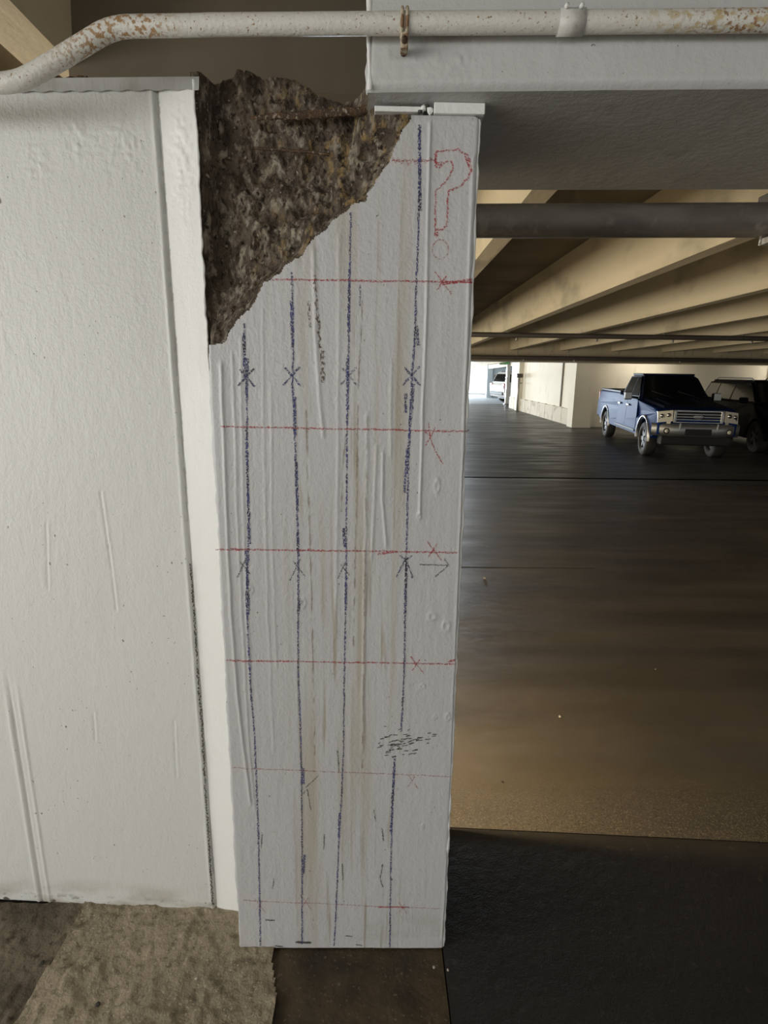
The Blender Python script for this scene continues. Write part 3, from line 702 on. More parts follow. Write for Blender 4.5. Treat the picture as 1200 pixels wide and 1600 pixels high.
# ------------------------------------------------------------------ the beam over the column
bF = lambda X: 1.262 + SK*X
bB = lambda X: 1.858 + SK*X
XB0 = float(atY(574, 90, 1.262)[0]); BZ = 2.10
beam = thing('ceiling_beam', 'large white painted concrete beam with chipped end resting on the column', 'beam', (0, 1.5, BZ))
BO = (0, 1.5, BZ)
NX, NZ = 420, 110
xs = np.concatenate([np.linspace(XB0, 1.25, NX), [2, 3, 5, 26]]); zs = np.linspace(BZ, BZ+.42, NZ)
X, Z = np.meshgrid(xs, zs)
dB = .0016*fbm(X*6, Z*6, 91, 3) + .001*np.maximum(0, fbm(X*40, Z*30, 92, 3))
p = atY(700, 95, 1.255); dB += .004*np.exp(-((X-p[0])/.07)**2-((Z-p[2])/.04)**2)*np.abs(fbm(X*60, Z*60, 93, 3))
lo = np.clip(1-(Z-BZ)/.016, 0, 1)
Yv = bF(X)-dB+.012*lo**2
le = np.clip(1-(X-XB0)/.012, 0, 1); Yv += .010*le**2
Xv = X + le*.006*fbm(Z*26, Z*0, 94, 4)
V = np.stack([Xv.ravel(), Yv.ravel(), Z.ravel()], 1)-np.array(BO)
n = len(xs); i = np.arange((n-1)*(NZ-1)); r = i//(n-1); c = i % (n-1); a = r*n+c
link('front_face', np_mesh('front_face', V, np.stack([a, a+1, a+n+1, a+n], 1)), M_BEAM, beam, True)
xs2 = np.concatenate([np.linspace(XB0, 1.6, 220), [3, 26]]); ts = np.linspace(0, 1, 80)
X, T = np.meshgrid(xs2, ts); Y2 = (bF(X)+.012)*(1-T)+bB(X)*T
dz = .0015*fbm(X*5, Y2*5, 95, 3)+.0012*np.maximum(0, fbm(X*40, Y2*40, 96, 3))
dz += .004*np.exp(-((X-.62)/.10)**2-((T-.86)/.07)**2)*np.abs(fbm(X*70, Y2*70, 97, 2))
dz *= np.clip(T/.06, 0, 1)*np.clip((1-T)/.03, 0, 1)
V = np.stack([X.ravel(), Y2.ravel(), (BZ-dz).ravel()], 1)-np.array(BO)
n = len(xs2); i = np.arange((n-1)*(len(ts)-1)); r = i//(n-1); c = i % (n-1); a = r*n+c
link('soffit', np_mesh('soffit', V, np.stack([a, a+n, a+n+1, a+1], 1)), M_BEAM, beam, True)
bm = bmesh.new()
quadbox(bm, [(XB0+.004, bF(XB0)+.012, BZ+.004), (26, bF(26)+.012, BZ+.004), (26, bB(26), BZ), (XB0+.004, bB(XB0), BZ), (XB0+.004, bF(XB0)+.012, 3.09), (26, bF(26)+.012, 3.09), (26, bB(26), 3.09), (XB0+.004, bB(XB0), 3.09)])
from_bm('beam_body', bm, M_BEAM, beam, off=BO)
# thick white paint on the chipped end
bm = bmesh.new(); prev = None
for k in range(NZ):
    z = zs[k]; ww = .004+.004*float(vnoise(np.array([z*45]), np.array([1.0]), 98)[0])
    p = Vector((XB0+.004+.004*float(vnoise(np.array([z*26]), np.array([4.0]), 99)[0]), bF(XB0)+.002, z))
    ring = [bm.verts.new(p+Vector((ww*math.cos(t), -ww*.8*math.sin(t), 0))) for t in np.linspace(-.2, PI+.2, 6)]
    if prev:
        for q in range(5): bm.faces.new((prev[q], prev[q+1], ring[q+1], ring[q]))
    prev = ring
from_bm('chipped_end_rim', bm, M_EDGE, beam, True, off=BO)

# ------------------------------------------------------------------ white conduit pipe across the top
cond = thing('conduit_pipe', 'white painted pipe with rust spots bending down across the top of the wall', 'pipe', (0, 1.22, 2.2))
CO = (0, 1.22, 2.2)
PY = lambda X: 1.229 + SK*X
def onp(x, y):
    p = atY(x, y, 1.229); return Vector(atY(x, y, PY(p[0])))
ctl = [(-1700, 131), (-600, 131), (-260, 131), (-60, 131), (0, 130), (20, 128), (38, 123), (58, 113), (80, 100), (110, 82), (138, 65), (158, 53), (175, 46), (195, 42), (225, 41), (300, 40), (330, 39)]
pts = [onp(x, y) for x, y in ctl]
def smooth(pts, n=4):
    out = []
    for i in range(len(pts)-1):
        p0 = pts[max(i-1, 0)]; p1 = pts[i]; p2 = pts[i+1]; p3 = pts[min(i+2, len(pts)-1)]
        for k in range(n):
            t = k/n
            out.append(.5*((2*p1)+(p2-p0)*t+(2*p0-5*p1+4*p2-p3)*t*t+(3*p1-p0-3*p2+p3)*t**3))
    return out+[pts[-1]]
RP = .0182
pe = onp(1210, 32)
dirp = (pe-pts[-1]).normalized()
tube_part('pipe_run', smooth(pts)[:-1]+[pts[-1].lerp(pe, k/14) for k in range(15)]+[pe+dirp*2.5], RP, M_PIPER, cond, 20, off=CO)
tube_part('pipe_coupling', [onp(872, 35), onp(912, 34.5)], RP*1.14, M_PIPE, cond, 20, off=CO)
for x in (880, 903):
    p = onp(x, 20); tube_part('coupling_screw', [p+Vector((0, -.016, 0)), p+Vector((0, -.024, 0))], .004, M_EDGE, cond, 8, off=CO)
# strap clamp, rusted
p = onp(633, 36)
bm = bmesh.new()
for dx in (-.006, .003):
    ring = [p+Vector((dx, (RP+.003)*math.cos(t), (RP+.003)*math.sin(t))) for t in np.linspace(0, 2*PI, 25)]
    tube(bm, ring, .0035, 6)
M_CLAMP = mat('rusty_cream_clamp', (.46, .40, .29), .6, layers=[((90, 90, 90), .48, .58, (.20, .11, .05), 4)], bumps=[((140, 140, 140), .002, 3)])
cl = from_bm('pipe_clamp', bm, M_CLAMP, cond, True, off=CO)
bm = bmesh.new(); bx(bm, p.x-.008, p.x+.006, p.y-.012, p.y+.012, p.z-.046, p.z-.018, bev=.002)
clamp_lug = from_bm('clamp_lug', bm, M_CLAMP, cl, off=CO)
tube_part('clamp_bolt', [p+Vector((-.001, -.018, -.034)), p+Vector((-.001, .03, -.034))], .006, M_RUST, cl, 8, off=CO)

# ------------------------------------------------------------------ grey drain pipe behind the beam
DY = lambda X: 2.06 + SK*X
def ond(x, y):
    p = atY(x, y, 2.04); return Vector(atY(x, y, DY(p[0])))
a = ond(748, 345.5); b = ond(1200, 344.0); top_ = ond(980, 318); bot_ = ond(980, 371); RD = (top_-bot_).length/2
dv = (b-a).normalized(); st = a-dv*.30; en = b+dv*3.0
dr = thing('drain_pipe', 'thick grey drain pipe running behind the beam under the joists', 'pipe', tuple(a))
tube_part('pipe_run', [st, a, b, en], RD, M_DRAIN, dr, 32, off=tuple(a))
bm = bmesh.new(); bx(bm, b.x-.012, b.x+.05, b.y-.05, b.y+.05, b.z+RD-.004, b.z+RD+.03, bev=.004); from_bm('hanger_clip', bm, M_DKPIPE, dr, off=tuple(a))
c0 = ond(1182, 378)
tube_part('hanger_rod', [c0+Vector((0, -.02, .012)), c0+Vector((0, -.02, -.012))], .004, M_STEEL, dr, 8, off=tuple(a))
bm = bmesh.new(); bx(bm, c0.x+.012, c0.x+.06, c0.y-.04, c0.y+.01, c0.z-.010, c0.z+.010, bev=.003); from_bm('bracket', bm, M_STEEL, dr, off=tuple(a))
tube_part('hanger_rod', [en-dv*1.5+Vector((0, 0, RD)), Vector((*(en-dv*1.5).xy, 3.09))], .006, M_STEEL, dr, 8, off=tuple(a))

# sprinkler line below the joists, further back
def hpipe(name, label, Yp, zc, r, X0, X1, hang):
    t = thing(name, label, 'pipe', (0, Yp, zc))
    tube_part('pipe_run', [(X0, 0, 0), ((X0+X1)/2, 0, 0), (X1, 0, 0)], r, M_DKPIPE, t, 12)
    for X in hang:
        h = tube_part('hanger', [(X, 0, r), (X, 0, ZJ-zc)], .012, M_STEEL, t, 6)
        tube_part('sprinkler_head', [(X+.18, 0, -r), (X+.18, 0, -r-.05)], .022, M_STEEL, t, 8)
    return t
pz = atY(900, 525, 11.0)[2]
hpipe('sprinkler_pipe', 'dark thin sprinkler pipe crossing below the joists above the pickup', 11.0, float(pz), .045, -5, 25, (2.37, 3.85, 5.26, 6.73, 8.2, 9.6, 11.1))
pz2 = atY(900, 559.5, 16.2)[2]
hpipe('sprinkler_pipe', 'dark pipe running along the far girder face', 16.4, float(pz2), .04, -5, 25, (3.85, 5.26, 8.2, 11.1))

# ------------------------------------------------------------------ unseen lamp added behind the wall to light the lane and cast its shadow edge
lampx = -.42
bl = thing('added_lane_lamp', 'added unseen warm lamp fixed to the back of the white wall', 'lamp', (lampx, 1.70, 1.02))
box_part('housing', (-.09, .09, .0, .05, -.06, .06), M_STEEL, bl, bev=.01)
bm = bmesh.new(); bmesh.ops.create_uvsphere(bm, u_segments=16, v_segments=10, radius=.05)
for v in bm.verts: v.co = Vector((v.co.x*1.3, .06+v.co.y*.6, v.co.z))
from_bm('lens', bm, M_LAMPGLASS, bl, True)
box_part('hood', (-.20, .16, -.002, .27, .07, .085), M_STEEL, bl, bev=.004)  # added to keep the unseen lamp's light off the ceiling
box_part('mounting_plate', (-.11, .11, -.004, .002, -.08, .08), M_STEEL, bl)
ld = bpy.data.lights.new('added_lane_light', 'POINT'); ld.energy = 118; ld.color = (1.0, .80, .50); ld.shadow_soft_size = .045
lo_ = bpy.data.objects.new('added_lane_light', ld); C.objects.link(lo_); lo_.parent = bl; lo_.location = (0, .15, 0)

# unseen lamps added behind the far girder to brighten the wall behind the pickup
for X, lb in ((8.6, 'added unseen strip light above the wall behind the blue pickup'), (13.2, 'added unseen strip light above the far wall right of the cars'), (18.5, 'added unseen strip light above the far wall by the right end')):
    sl = thing('added_strip_light', lb, 'lamp', (X, 18.12, 2.72), 'added unseen strip lights behind the far girder')
    box_part('housing', (-.62, .62, -.06, .06, .0, .07), M_STEEL, sl, bev=.008)
    tube_part('lamp_tube', [(-.58, 0, -.03), (.58, 0, -.03)], .022, M_TUBE, sl, 10)
    for sx in (-1, 1): tube_part('hanger', [(sx*.45, 0, .06), (sx*.45, 0, .37)], .008, M_STEEL, sl, 6)
    l = bpy.data.lights.new('added_strip_lamp', 'AREA'); l.shape = 'RECTANGLE'; l.size = 1.16; l.size_y = .06; l.energy = 30; l.color = (1.0, .93, .80)
    lo2 = bpy.data.objects.new('added_strip_lamp', l); C.objects.link(lo2); lo2.parent = sl; lo2.location = (0, 0, -.07)

# ------------------------------------------------------------------ vehicles (local: +x forward, +y to the vehicle's left, z up)
def arch(cx, cz, r, a0, a1, n=12):
    return [(cx+r*math.cos(t), cz+r*math.sin(t)) for t in np.linspace(a0, a1, n)]
def wheel(parent, x, y, r, wd, sgn, spokes=6):
    """tyre with rim and spokes; the outer side looks along sgn*y"""
    bm = bmesh.new(); n = 36
    prof = [(r*.60, -.5), (r*.80, -.5), (r*.95, -.46), (r, -.36), (r, .36), (r*.95, .46), (r*.80, .5), (r*.60, .5)]
    rings = []
    for k in range(n):
        t = 2*PI*k/n; rings.append([bm.verts.new((x+p*math.cos(t), y+q*wd, r+p*math.sin(t))) for p, q in prof])
    for k in range(n):
        A, Bq = rings[k], rings[(k+1) % n]
        for q in range(len(prof)): bm.faces.new((A[q], A[(q+1) % len(prof)], Bq[(q+1) % len(prof)], Bq[q]))
    ty = from_bm('wheel', bm, M_TYRE, parent, True)
    bm = bmesh.new()
    yo = y+sgn*wd*.40
    tube(bm, [(x, y-sgn*wd*.3, r), (x, y+sgn*wd*.18, r)], r*.60, 28)
    from_bm('rim_barrel', bm, M_BLACKPL, ty)
    bm = bmesh.new()
    for k in range(spokes):
        t = 2*PI*k/spokes; cth, sth = math.cos(t), math.sin(t)
        P0 = Vector((x+cth*r*.08, yo, r+sth*r*.08)); P1 = Vector((x+cth*r*.58, yo, r+sth*r*.58))
        tn = Vector((-sth, 0, cth)); dpt = Vector((0, -sgn*.03, 0))
        quadbox(bm, [P0-tn*.035, P0+tn*.035, P0+tn*.035+dpt, P0-tn*.035+dpt, P1-tn*.05, P1+tn*.05, P1+tn*.05+dpt, P1-tn*.05+dpt])
    tube(bm, [(x, yo-sgn*.03, r), (x, yo+sgn*.015, r)], r*.16, 16)
    ring = [(x+r*.59*math.cos(t), yo, r+r*.59*math.sin(t)) for t in np.linspace(0, 2*PI, 33)]
    tube(bm, ring, .018, 6, False)
    from_bm('rim', bm, M_RIM, ty)
def flare(parent, x, z, r, y, sgn, mt, t0=-.1, t1=PI+.1):
    bm = bmesh.new(); prev = None
    for t in np.linspace(t0, t1, 20):
        cth, sth = math.cos(t), math.sin(t)
        cur = [bm.verts.new((x+rr*cth, y+sgn*oo, z+rr*sth)) for rr, oo in ((r, -.05), (r, .035), (r+.035, .04), (r+.055, -.01))]
        if prev:
            for q in range(3): bm.faces.new((prev[q], prev[q+1], cur[q+1], cur[q]))
        prev = cur
    from_bm('wheel_flare', bm, mt, parent, True)
def side_panel(name, poly, y, sgn, mt, parent, t=.012, lean=None):
    """a thin panel on a side; lean(z) moves it inwards with height"""
    bm = bmesh.new(); lean = lean or (lambda z: 0)
    A = [bm.verts.new((u, y-sgn*lean(v)+sgn*t, v)) for u, v in poly]
    Bv = [bm.verts.new((u, y-sgn*lean(v)-sgn*.02, v)) for u, v in poly]
    bm.faces.new(A); bm.faces.new(Bv[::-1]); n = len(poly)
    for i in range(n): bm.faces.new((A[i], A[(i+1) % n], Bv[(i+1) % n], Bv[i]))
    return from_bm(name, bm, mt, parent)
def seat_on_ramp(root, rear, front):
    """place: rear/front = ground points of the two axle middles"""
    fx = (Vector(front)-Vector(rear)).normalized()
    up = Vector((0, -RAMP, 1)).normalized(); up = (up-fx*up.dot(fx)).normalized()
    ly = up.cross(fx)
    mw = Matrix((( fx.x, ly.x, up.x, rear[0]), (fx.y, ly.y, up.y, rear[1]), (fx.z, ly.z, up.z, rear[2]), (0, 0, 0, 1)))
    root.matrix_world = mw

def pickup():
    t = thing('pickup_truck', 'blue pickup truck with chrome grille parked by the far cream wall', 'truck')
    R, WB, W = .40, 3.68, .98
    # body outline, side view; origin at the rear axle
    lower = [(-1.18, .62), (-1.20, 1.00), (-1.17, 1.38), (1.02, 1.40), (1.04, 1.30), (2.75, 1.30), (2.95, 1.27), (4.20, 1.17), (4.44, 1.10), (4.52, .95), (4.52, .60), (4.42, .56)]
    fa = arch(WB, R+.04, .50, 0.05, PI-.05); ra = arch(0, R+.04, .50, 0.05, PI-.05)
    poly = lower + [(WB+.52, .54)] + fa + [(WB-.52, .50), (.52, .50)] + ra + [(-.52, .54)]
    bm = bmesh.new(); prism(bm, poly, -W, W, 'y')
    es = [e for e in bm.edges if abs(abs(e.verts[0].co.y)-W) < 1e-4 and abs(e.verts[0].co.y-e.verts[1].co.y) < 1e-4]
    bmesh.ops.bevel(bm, geom=es, offset=.045, segments=3, affect='EDGES', profile=.6)
    for v in bm.verts:                                              # nose tapers in plan, shoulders lean in
        if v.co.x > 3.7: v.co.y *= 1-.09*((v.co.x-3.7)/.82)**2
        if v.co.z > 1.0: v.co.y *= 1-.05*(v.co.z-1.0)/.4
    from_bm('body', bm, M_BLUECAR, t, False)
    # hood skin (dark upper surface) with two raised ridges
    bm = bmesh.new()
    for (x0, x1, y0, y1, z0, z1) in ((2.80, 4.30, -.80, .80, 1.285, 1.165),):
        quadbox(bm, [(x0, y0, z0), (x1, y0*.92, z1), (x1, y1*.92, z1), (x0, y1, z0), (x0+.03, y0+.06, z0+.045), (x1-.05, y0*.88, z1+.05), (x1-.05, y1*.88, z1+.05), (x0+.03, y1-.06, z0+.045)])
    hd = from_bm('hood', bm, M_DKBLUE, t)
    bm = bmesh.new()
    for s in (-1, 1):
        quadbox(bm, [(2.95, s*.42-.14, 1.31), (4.15, s*.46-.10, 1.215), (4.15, s*.46+.10, 1.215), (2.95, s*.42+.14, 1.31), (3.0, s*.42-.10, 1.345), (4.1, s*.46-.06, 1.25), (4.1, s*.46+.06, 1.25), (3.0, s*.42+.10, 1.345)])
    from_bm('hood_ridge', bm, M_DKBLUE, hd)
    # cab
    cabL = [(.98, 1.30), (2.86, 1.30)]; 
    yb, yt = .90, .70
    bm = bmesh.new()
    quadbox(bm, [(.98, -yb, 1.29), (2.92, -yb, 1.29), (2.92, yb, 1.29), (.98, yb, 1.29), (1.22, -yt, 1.90), (2.20, -yt, 1.90), (2.20, yt, 1.90), (1.22, yt, 1.90)])
    bmesh.ops.bevel(bm, geom=list(bm.edges), offset=.05, segments=3, affect='EDGES')
    from_bm('cab', bm, M_DKBLUE, t, False)
    bm = bmesh.new(); bx(bm, 1.20, 2.18, -.68, .68, 1.885, 1.93, bev=.02); from_bm('roof', bm, M_DKBLUE, t)
    lean = lambda z: (yb-yt)*(z-1.29)/.61
    for s in (-1, 1):
        side_panel('front_window', [(1.98, 1.37), (2.70, 1.37), (2.26, 1.83), (1.98, 1.84)], s*yb, s, M_GLASS, t, .006, lean)
        side_panel('rear_window', [(1.17, 1.37), (1.92, 1.37), (1.92, 1.84), (1.32, 1.83)], s*yb, s, M_GLASS, t, .006, lean)
        d = side_panel('front_door', [(1.97, .58), (3.02, .58), (3.05, .95), (2.93, 1.27), (1.97, 1.29)], s*W, s, M_BLUECAR, t, .008, lambda z: max(0, z-1.0)*.12)
        bm = bmesh.new(); bx(bm, 2.05, 2.25, s*(W+.01)-.02, s*(W+.01)+.02, 1.10, 1.15, bev=.01); from_bm('door_handle', bm, M_CHROME, d)
        d = side_panel('rear_door', [(1.06, .58), (1.95, .58), (1.95, 1.29), (1.06, 1.29)], s*W, s, M_BLUECAR, t, .008, lambda z: max(0, z-1.0)*.12)
        bm = bmesh.new(); bx(bm, 1.15, 1.35, s*(W+.01)-.02, s*(W+.01)+.02, 1.10, 1.15, bev=.01); from_bm('door_handle', bm, M_CHROME, d)
        bm = bmesh.new(); bx(bm, 1.0, 3.0, s*(W-.02)-.015, s*(W-.02)+.04*s, .50, .56, bev=.01); from_bm('rocker_step', bm, M_BLACKPL, t)
        bm = bmesh.new(); bx(bm, -.9, .7, s*(W-.02)-.01, s*(W-.02)+.01, 1.155, 1.175); from_bm('body_crease', bm, M_BLUECAR, t)
        # mirror
        bm = bmesh.new(); bx(bm, 2.52, 2.66, s*1.03 if s > 0 else -1.23, s*1.23 if s > 0 else -1.03, 1.27, 1.47, bev=.03)
        mr = from_bm('mirror', bm, M_BLACKPL, t)
        bm = bmesh.new(); bx(bm, 2.655, 2.672, s*1.05 if s > 0 else -1.23, s*1.23 if s > 0 else -1.05, 1.29, 1.46, bev=.005); from_bm('mirror_cap', bm, M_SATIN, mr)
        tube_part('mirror_arm', [(2.56, s*.86, 1.32), (2.58, s*1.06, 1.34)], .03, M_BLACKPL, mr, 8)
        for wx in (0, WB):
            flare(t, wx, R+.04, .475, s*(W-.02), s, M_FLARE)
            wheel(t, wx, s*(W-.16), R, .27, s)
        # headlamp
        bm = bmesh.new()
        P = [(4.60, s*.585, .90), (4.53, s*.90, .86), (4.46, s*.905, 1.10), (4.55, s*.585, 1.14)]
        back = [(x-.16, y, z) for x, y, z in P]
        quadbox(bm, P+back) if s > 0 else quadbox(bm, P[::-1]+back[::-1])
        hl = from_bm('headlamp', bm, M_LENS, t)
        bm = bmesh.new(); quadbox(bm, [(4.55, s*.62, .83), (4.47, s*.78, .82), (4.30, s*.78, .82), (4.40, s*.62, .83), (4.555, s*.61, .905), (4.465, s*.84, .87), (4.30, s*.84, .87), (4.40, s*.61, .905)]); from_bm('turn_lens', bm, M_LENS, hl)
        for (yy, zz) in ((.68, 1.03), (.82, 1.01)):
            xx = 4.585-(yy-.60)*.22
            tube_part('reflector', [(xx-.02, s*yy, zz), (xx+.008, s*yy, zz)], .045, M_CHROME, hl, 14)
    # bed
    bm = bmesh.new(); bx(bm, -1.08, .94, -.80, .80, 1.392, 1.41); from_bm('bed_floor', bm, M_BLACKPL, t)
    bm = bmesh.new()
    for d in ((-1.16, .98, -.92, -.83, 1.39, 1.45), (-1.16, .98, .83, .92, 1.39, 1.45), (-1.19, -1.09, -.92, .92, 1.39, 1.44)): bx(bm, *d, bev=.015)
    from_bm('bed_rail', bm, M_BLACKPL, t)
    # rear
    bm = bmesh.new(); bx(bm, -1.40, -1.17, -.95, .95, .56, .74, bev=.03); from_bm('rear_bumper', bm, M_BLACKPL, t)
    for s in (-1, 1):
        bm = bmesh.new(); bx(bm, -1.215, -1.12, min(s*.80, s*.965), max(s*.80, s*.965), 1.02, 1.36, bev=.015); from_bm('tail_lamp', bm, M_REDLENS, t)
    # windscreen on the sloping cab front
    bm = bmesh.new()
    def scr(u, v, o): return (2.92-.72*(v)+o, (yb-(yb-yt)*v)*u, 1.29+.61*v+o*.9)
    quadbox(bm, [scr(-.9, .10, -.02), scr(.9, .10, -.02), scr(.9, .10, .006), scr(-.9, .10, .006), scr(-.9, .90, -.02), scr(.9, .90, -.02), scr(.9, .90, .006), scr(-.9, .90, .006)])
    ws_ = from_bm('windscreen', bm, M_GLASS, t)
    for y0 in (-.05, .62): tube_part('wiper', [(2.90, y0, 1.345), (2.72, y0-.52, 1.50)], .010, M_BLACKPL, ws_, 6)
    # grille: chrome surround, three bars, badge
    gr = None
    bm = bmesh.new()
    bx(bm, 4.47, 4.56, -.56, -.49, .86, 1.13, bev=.012); bx(bm, 4.47, 4.56, .49, .56, .86, 1.13, bev=.012)
    bx(bm, 4.46, 4.555, -.56, .56, 1.10, 1.15, bev=.012); bx(bm, 4.47, 4.56, -.56, .56, .855, .895, bev=.012)
    gr = from_bm('grille_frame', bm, M_CHROME, t)
    bm = bmesh.new(); bx(bm, 4.46, 4.515, -.50, .50, .88, 1.12); from_bm('grille_mesh', bm, M_BLACKPL, gr)
    for z in (.935, .995, 1.055):
        bm = bmesh.new(); bx(bm, 4.50, 4.545, -.50, .50, z-.016, z+.016, bev=.008); from_bm('grille_bar', bm, M_CHROME, gr)
    bm = bmesh.new(); bmesh.ops.create_uvsphere(bm, u_segments=20, v_segments=10, radius=1.0)
    for v in bm.verts: v.co = Vector((4.548+v.co.x*.015, v.co.y*.12, 1.0+v.co.z*.05))
    from_bm('grille_badge', bm, M_SATIN, gr, True)
    # front bumper with fog lamps
    bm = bmesh.new()
    sec = [(.56, .0), (.56, .05), (.64, .09), (.80, .09), (.84, .05), (.84, .0)]
    prev = None
    for y in np.linspace(-1.0, 1.0, 17):
        xb = 4.56-.22*max(0, (abs(y)-.45)/.55)**1.6
        cur = [bm.verts.new((xb+o, y, z)) for z, o in sec]
        if prev:
            for q in range(5): bm.faces.new((prev[q], prev[q+1], cur[q+1], cur[q]))
        prev = cur
    fb = from_bm('front_bumper', bm, M_SATIN, t, True)
    bm = bmesh.new(); bx(bm, 4.50, 4.655, -.30, .30, .60, .74, bev=.01); from_bm('plate_recess', bm, M_BLACKPL, fb)
    for s in (-1, 1):
        tube_part('fog_lamp', [(4.40, s*.70, .68), (4.62, s*.70, .68)], .065, M_BLACKPL, fb, 16)
        tube_part('fog_lens', [(4.60, s*.70, .68), (4.632, s*.70, .68)], .045, M_LENS, fb, 16)
        bm = bmesh.new(); bx(bm, 4.60, 4.665, s*.42-.02, s*.42+.02, .72, .86, bev=.006); from_bm('bumper_stud', bm, M_CHROME, fb)
    bm = bmesh.new(); bx(bm, 4.30, 4.58, -.80, .80, .36, .57, bev=.03); from_bm('air_dam', bm, M_BLACKPL, t)
    bm = bmesh.new(); bx(bm, -.9, 4.2, -.55, .55, .36, .55); from_bm('chassis', bm, M_BLACKPL, t)
    # long bed: everything from the cab forward moves ahead; the whole truck is a little narrower
    for ch in [c for c in bpy.data.objects if c.type == 'MESH' and (c.parent is t or (c.parent and c.parent.parent is t))]:
        for v in ch.data.vertices:
            v.co.x += .37*min(1, max(0, (v.co.x-.55)/.43)); v.co.y *= .94; v.co *= .9
    return t

rearw = atZ(940, 680); frontw = atZ(1000, 711)
def on_ramp(x, y):
    d = sight(x, y); s = (CAMH - (0-(GY+.06)*RAMP)*1.0)
    # ray z = CAMH + k dz ; ramp z = RAMP*(Y-GY-.06)
    k = (CAMH + RAMP*(GY+.06))/(RAMP*d[1]-d[2]); return EYE+d*k
rw_, fw_ = on_ramp(938, 679), on_ramp(1001, 710.5)
fx = Vector(fw_)-Vector(rw_); fx.normalize()
lft = Vector((0, 0, 1)).cross(fx); lft.normalize()
cen_f = Vector(fw_) + lft*.80; cen_f.z = floor_z(cen_f.y)
cen_r = cen_f - fx*3.645; cen_r.z = floor_z(cen_r.y)
trk = pickup(); seat_on_ramp(trk, cen_r, cen_f)

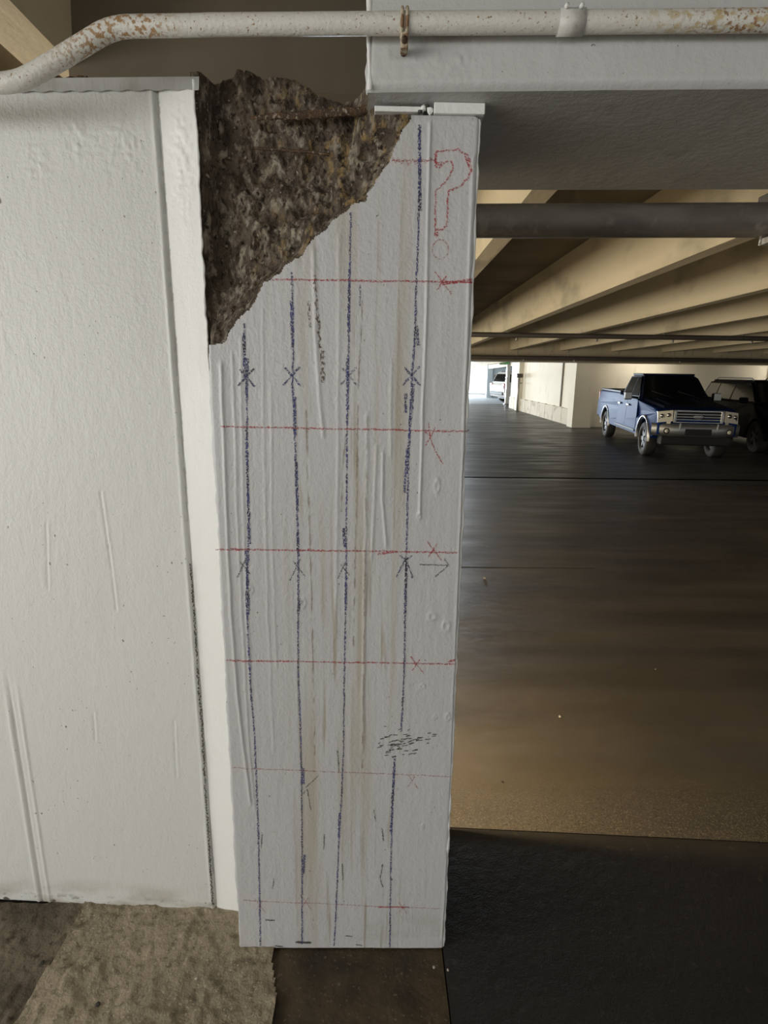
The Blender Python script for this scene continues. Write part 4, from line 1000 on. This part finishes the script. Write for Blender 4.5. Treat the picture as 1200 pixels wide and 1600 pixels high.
def suv(name, label, body, H=1.72, L=4.6, W=.93, WB=2.75, rails=True):
    t = thing(name, label, 'car'); R = .36; fo = .88; ro = L-WB-fo
    prof = [(-ro, .50), (-ro-.02, .95), (-ro+.06, 1.08), (WB-.35, 1.08), (WB+.55, .98), (WB+fo-.10, .88), (WB+fo, .68), (WB+fo-.04, .36), (WB+.46, .30)]
    poly = prof + arch(WB, R+.02, .44, .05, PI-.05) + [(WB-.46, .28), (.46, .28)] + arch(0, R+.02, .44, .05, PI-.05) + [(-.46, .30), (-ro+.05, .36)]
    bm = bmesh.new(); prism(bm, poly, -W, W, 'y')
    es = [e for e in bm.edges if abs(e.verts[0].co.y-e.verts[1].co.y) < 1e-4]
    bmesh.ops.bevel(bm, geom=es, offset=.05, segments=3, affect='EDGES', profile=.6)
    for v in bm.verts:
        if v.co.x > WB+.2: v.co.y *= 1-.12*((v.co.x-WB-.2)/(fo-.2))**2
        if v.co.z > .8: v.co.y *= 1-.06*(v.co.z-.8)/.3
    from_bm('body', bm, body, t)
    zb, yb, yt = 1.06, W*.93, W*.76
    x0, x1, x2, x3 = -ro+.04, WB-.18, WB-.95, -ro+.32
    bm = bmesh.new()
    quadbox(bm, [(x0, -yb, zb), (x1, -yb, zb), (x1, yb, zb), (x0, yb, zb), (x3, -yt, H), (x2, -yt, H), (x2, yt, H), (x3, yt, H)])
    bmesh.ops.bevel(bm, geom=list(bm.edges), offset=.06, segments=3, affect='EDGES'); from_bm('cabin', bm, body, t)
    lean = lambda z: (yb-yt)*(z-zb)/(H-zb)
    def xs_(z, a, b): return a+(b-a)*(z-zb)/(H-zb)
    for s in (-1, 1):
        m0 = (x1+x0)/2+.25
        side_panel('front_window', [(m0, zb+.07), (xs_(zb+.07, x1, x2)-.10, zb+.07), (xs_(H-.10, x1, x2)-.06, H-.10), (m0, H-.10)], s*yb, s, M_GLASS, t, .006, lean)
        side_panel('rear_window', [(m0-.95, zb+.07), (m0-.06, zb+.07), (m0-.06, H-.10), (m0-.95, H-.10)], s*yb, s, M_GLASS, t, .006, lean)
        side_panel('quarter_window', [(xs_(zb+.07, x0, x3)+.15, zb+.07), (m0-1.01, zb+.07), (m0-1.01, H-.10), (xs_(H-.1, x0, x3)+.12, H-.10)], s*yb, s, M_GLASS, t, .006, lean)
        bm = bmesh.new(); bx(bm, x1-.42, x1-.30, min(s*(W+.0), s*(W+.18)), max(s*W, s*(W+.18)), 1.08, 1.22, bev=.03); from_bm('mirror', bm, body, t)
        for wx in (0, WB): wheel(t, wx, s*(W-.12), R, .22, s, 5)
        bm = bmesh.new(); xx = WB+fo
        P = [(xx-.03, s*.50, .66), (xx-.20, s*.80, .66), (xx-.26, s*.80, .82), (xx-.09, s*.50, .80)]; back = [(x-.12, y, z) for x, y, z in P]
        quadbox(bm, P+back); from_bm('headlamp', bm, M_LENS if body is not M_BLACKCAR else M_GLASS, t)
        tube_part('fog_lens', [(xx-.10, s*.62, .48), (xx-.005, s*.62, .48)], .05, M_LENS, t, 14)
        bm = bmesh.new(); bx(bm, -ro-.03, -ro+.10, min(s*.66, s*.90), max(s*.66, s*.90), .78, 1.06, bev=.02); from_bm('tail_lamp', bm, M_REDLENS, t)
        if rails: tube_part('roof_rail', [(x3+.15, s*(yt-.08), H+.0), (x3+.25, s*(yt-.08), H+.05), (x2-.25, s*(yt-.08), H+.05), (x2-.10, s*(yt-.08), H)], .016, M_SATIN, t, 8)
    bm = bmesh.new()
    def scr(u, v, o): return (x1+(x2-x1)*v+o, (yb-(yb-yt)*v)*u, zb+(H-zb)*v+o*.9)
    quadbox(bm, [scr(-.9, .1, -.02), scr(.9, .1, -.02), scr(.9, .1, .008), scr(-.9, .1, .008), scr(-.9, .9, -.02), scr(.9, .9, -.02), scr(.9, .9, .008), scr(-.9, .9, .008)])
    from_bm('windscreen', bm, M_GLASS, t)
    bm = bmesh.new()
    def rsc(u, v, o): return (x0+(x3-x0)*v-o, (yb-(yb-yt)*v)*u, zb+(H-zb)*v+o*.4)
    quadbox(bm, [rsc(-.85, .15, -.02), rsc(.85, .15, -.02), rsc(.85, .15, .008), rsc(-.85, .15, .008), rsc(-.85, .85, -.02), rsc(.85, .85, -.02), rsc(.85, .85, .008), rsc(-.85, .85, .008)])
    from_bm('rear_screen', bm, M_GLASS, t)
    xx = WB+fo
    bm = bmesh.new(); bx(bm, xx-.10, xx-.0, -.46, .46, .56, .80, bev=.02); g_ = from_bm('grille', bm, M_BLACKPL, t)
    for z in (.63, .72): box_part('grille_bar', (xx-.02, xx+.012, -.45, .45, z-.012, z+.012), M_SATIN if body is not M_BLACKCAR else M_BLACKPL, g_)
    bm = bmesh.new(); bx(bm, xx-.16, xx+.03, -.72, .72, .32, .46, bev=.03); from_bm('front_bumper', bm, M_BLACKPL, t)
    bm = bmesh.new(); bx(bm, -ro-.06, -ro+.12, -.80, .80, .42, .62, bev=.03); from_bm('rear_bumper', bm, M_BLACKPL, t)
    bm = bmesh.new(); bx(bm, -.5, WB+.4, -.6, .6, .22, .34); from_bm('underbody', bm, M_BLACKPL, t)
    return t
def park(root, x, y, ang, WB=2.75):
    f = Vector((math.cos(ang), math.sin(ang), 0)); a = Vector((x, y, 0)); b = a+f*WB
    a.z = floor_z(a.y); b.z = floor_z(b.y); seat_on_ramp(root, a, b)
s1 = suv('parked_car', 'black sport utility car parked to the right of the blue pickup', M_BLACKCAR, H=1.60, L=4.6)
park(s1, 10.0, 15.8, math.atan2(fx.y, fx.x))
s2 = suv('parked_car', 'white car with red tail lamps parked near the bright exit', M_WHITECAR, H=1.66, L=4.5)
park(s2, 7.55, 33.2, math.radians(14))

# ------------------------------------------------------------------ loose stones on the floor
def stone(px, py, s, mt, label, group=None):
    p = atZ(px, py); bm = bmesh.new(); bmesh.ops.create_icosphere(bm, subdivisions=2, radius=s)
    for v in bm.verts: v.co *= .75+.5*random.random(); v.co.z *= .6
    o = from_bm('pebble', bm, mt); o.location = (p[0], p[1], s*.35); tag(o, label, 'stone', group)
stone(757, 904, .012, M_CHIP, 'pale pebble on the lane floor beside the thin floor joint')
stone(875, 1120, .007, M_CHIP, 'tiny pale pebble on the lit brown floor right of the column')
stone(785, 1222, .005, M_CHIPD, 'tiny dark pebble on the lit floor near the column')
stone(1024, 1046, .004, M_CHIP, 'tiny pale grit grain out on the brown lane floor')
stone(98, 1540, .0075, M_CHIPD, 'largest dark stone on the tan concrete below the wall')
stone(153, 1570, .006, M_CHIPD, 'dark stone on the tan concrete near the bottom edge of the view')
stone(66, 1505, .006, M_CHIPD, 'dark stone on the dark slab strip at the far left')
stone(388, 1522, .006, M_CHIPD, 'dark stone just in front of the left foot of the column')
stone(297, 1434, .006, M_CHIP, 'pale stone tight against the foot of the white wall')
stone(308, 1530, .006, M_CHIP, 'pale stone on the tan concrete in front of the bright wall strip')
stone(700, 1516, .0035, M_CHIP, 'tiny pale grain on the dark slab right of the column foot')
stone(678, 1512, .0035, M_CHIP, 'tiny pale grain on the brown slab in front of the column foot')
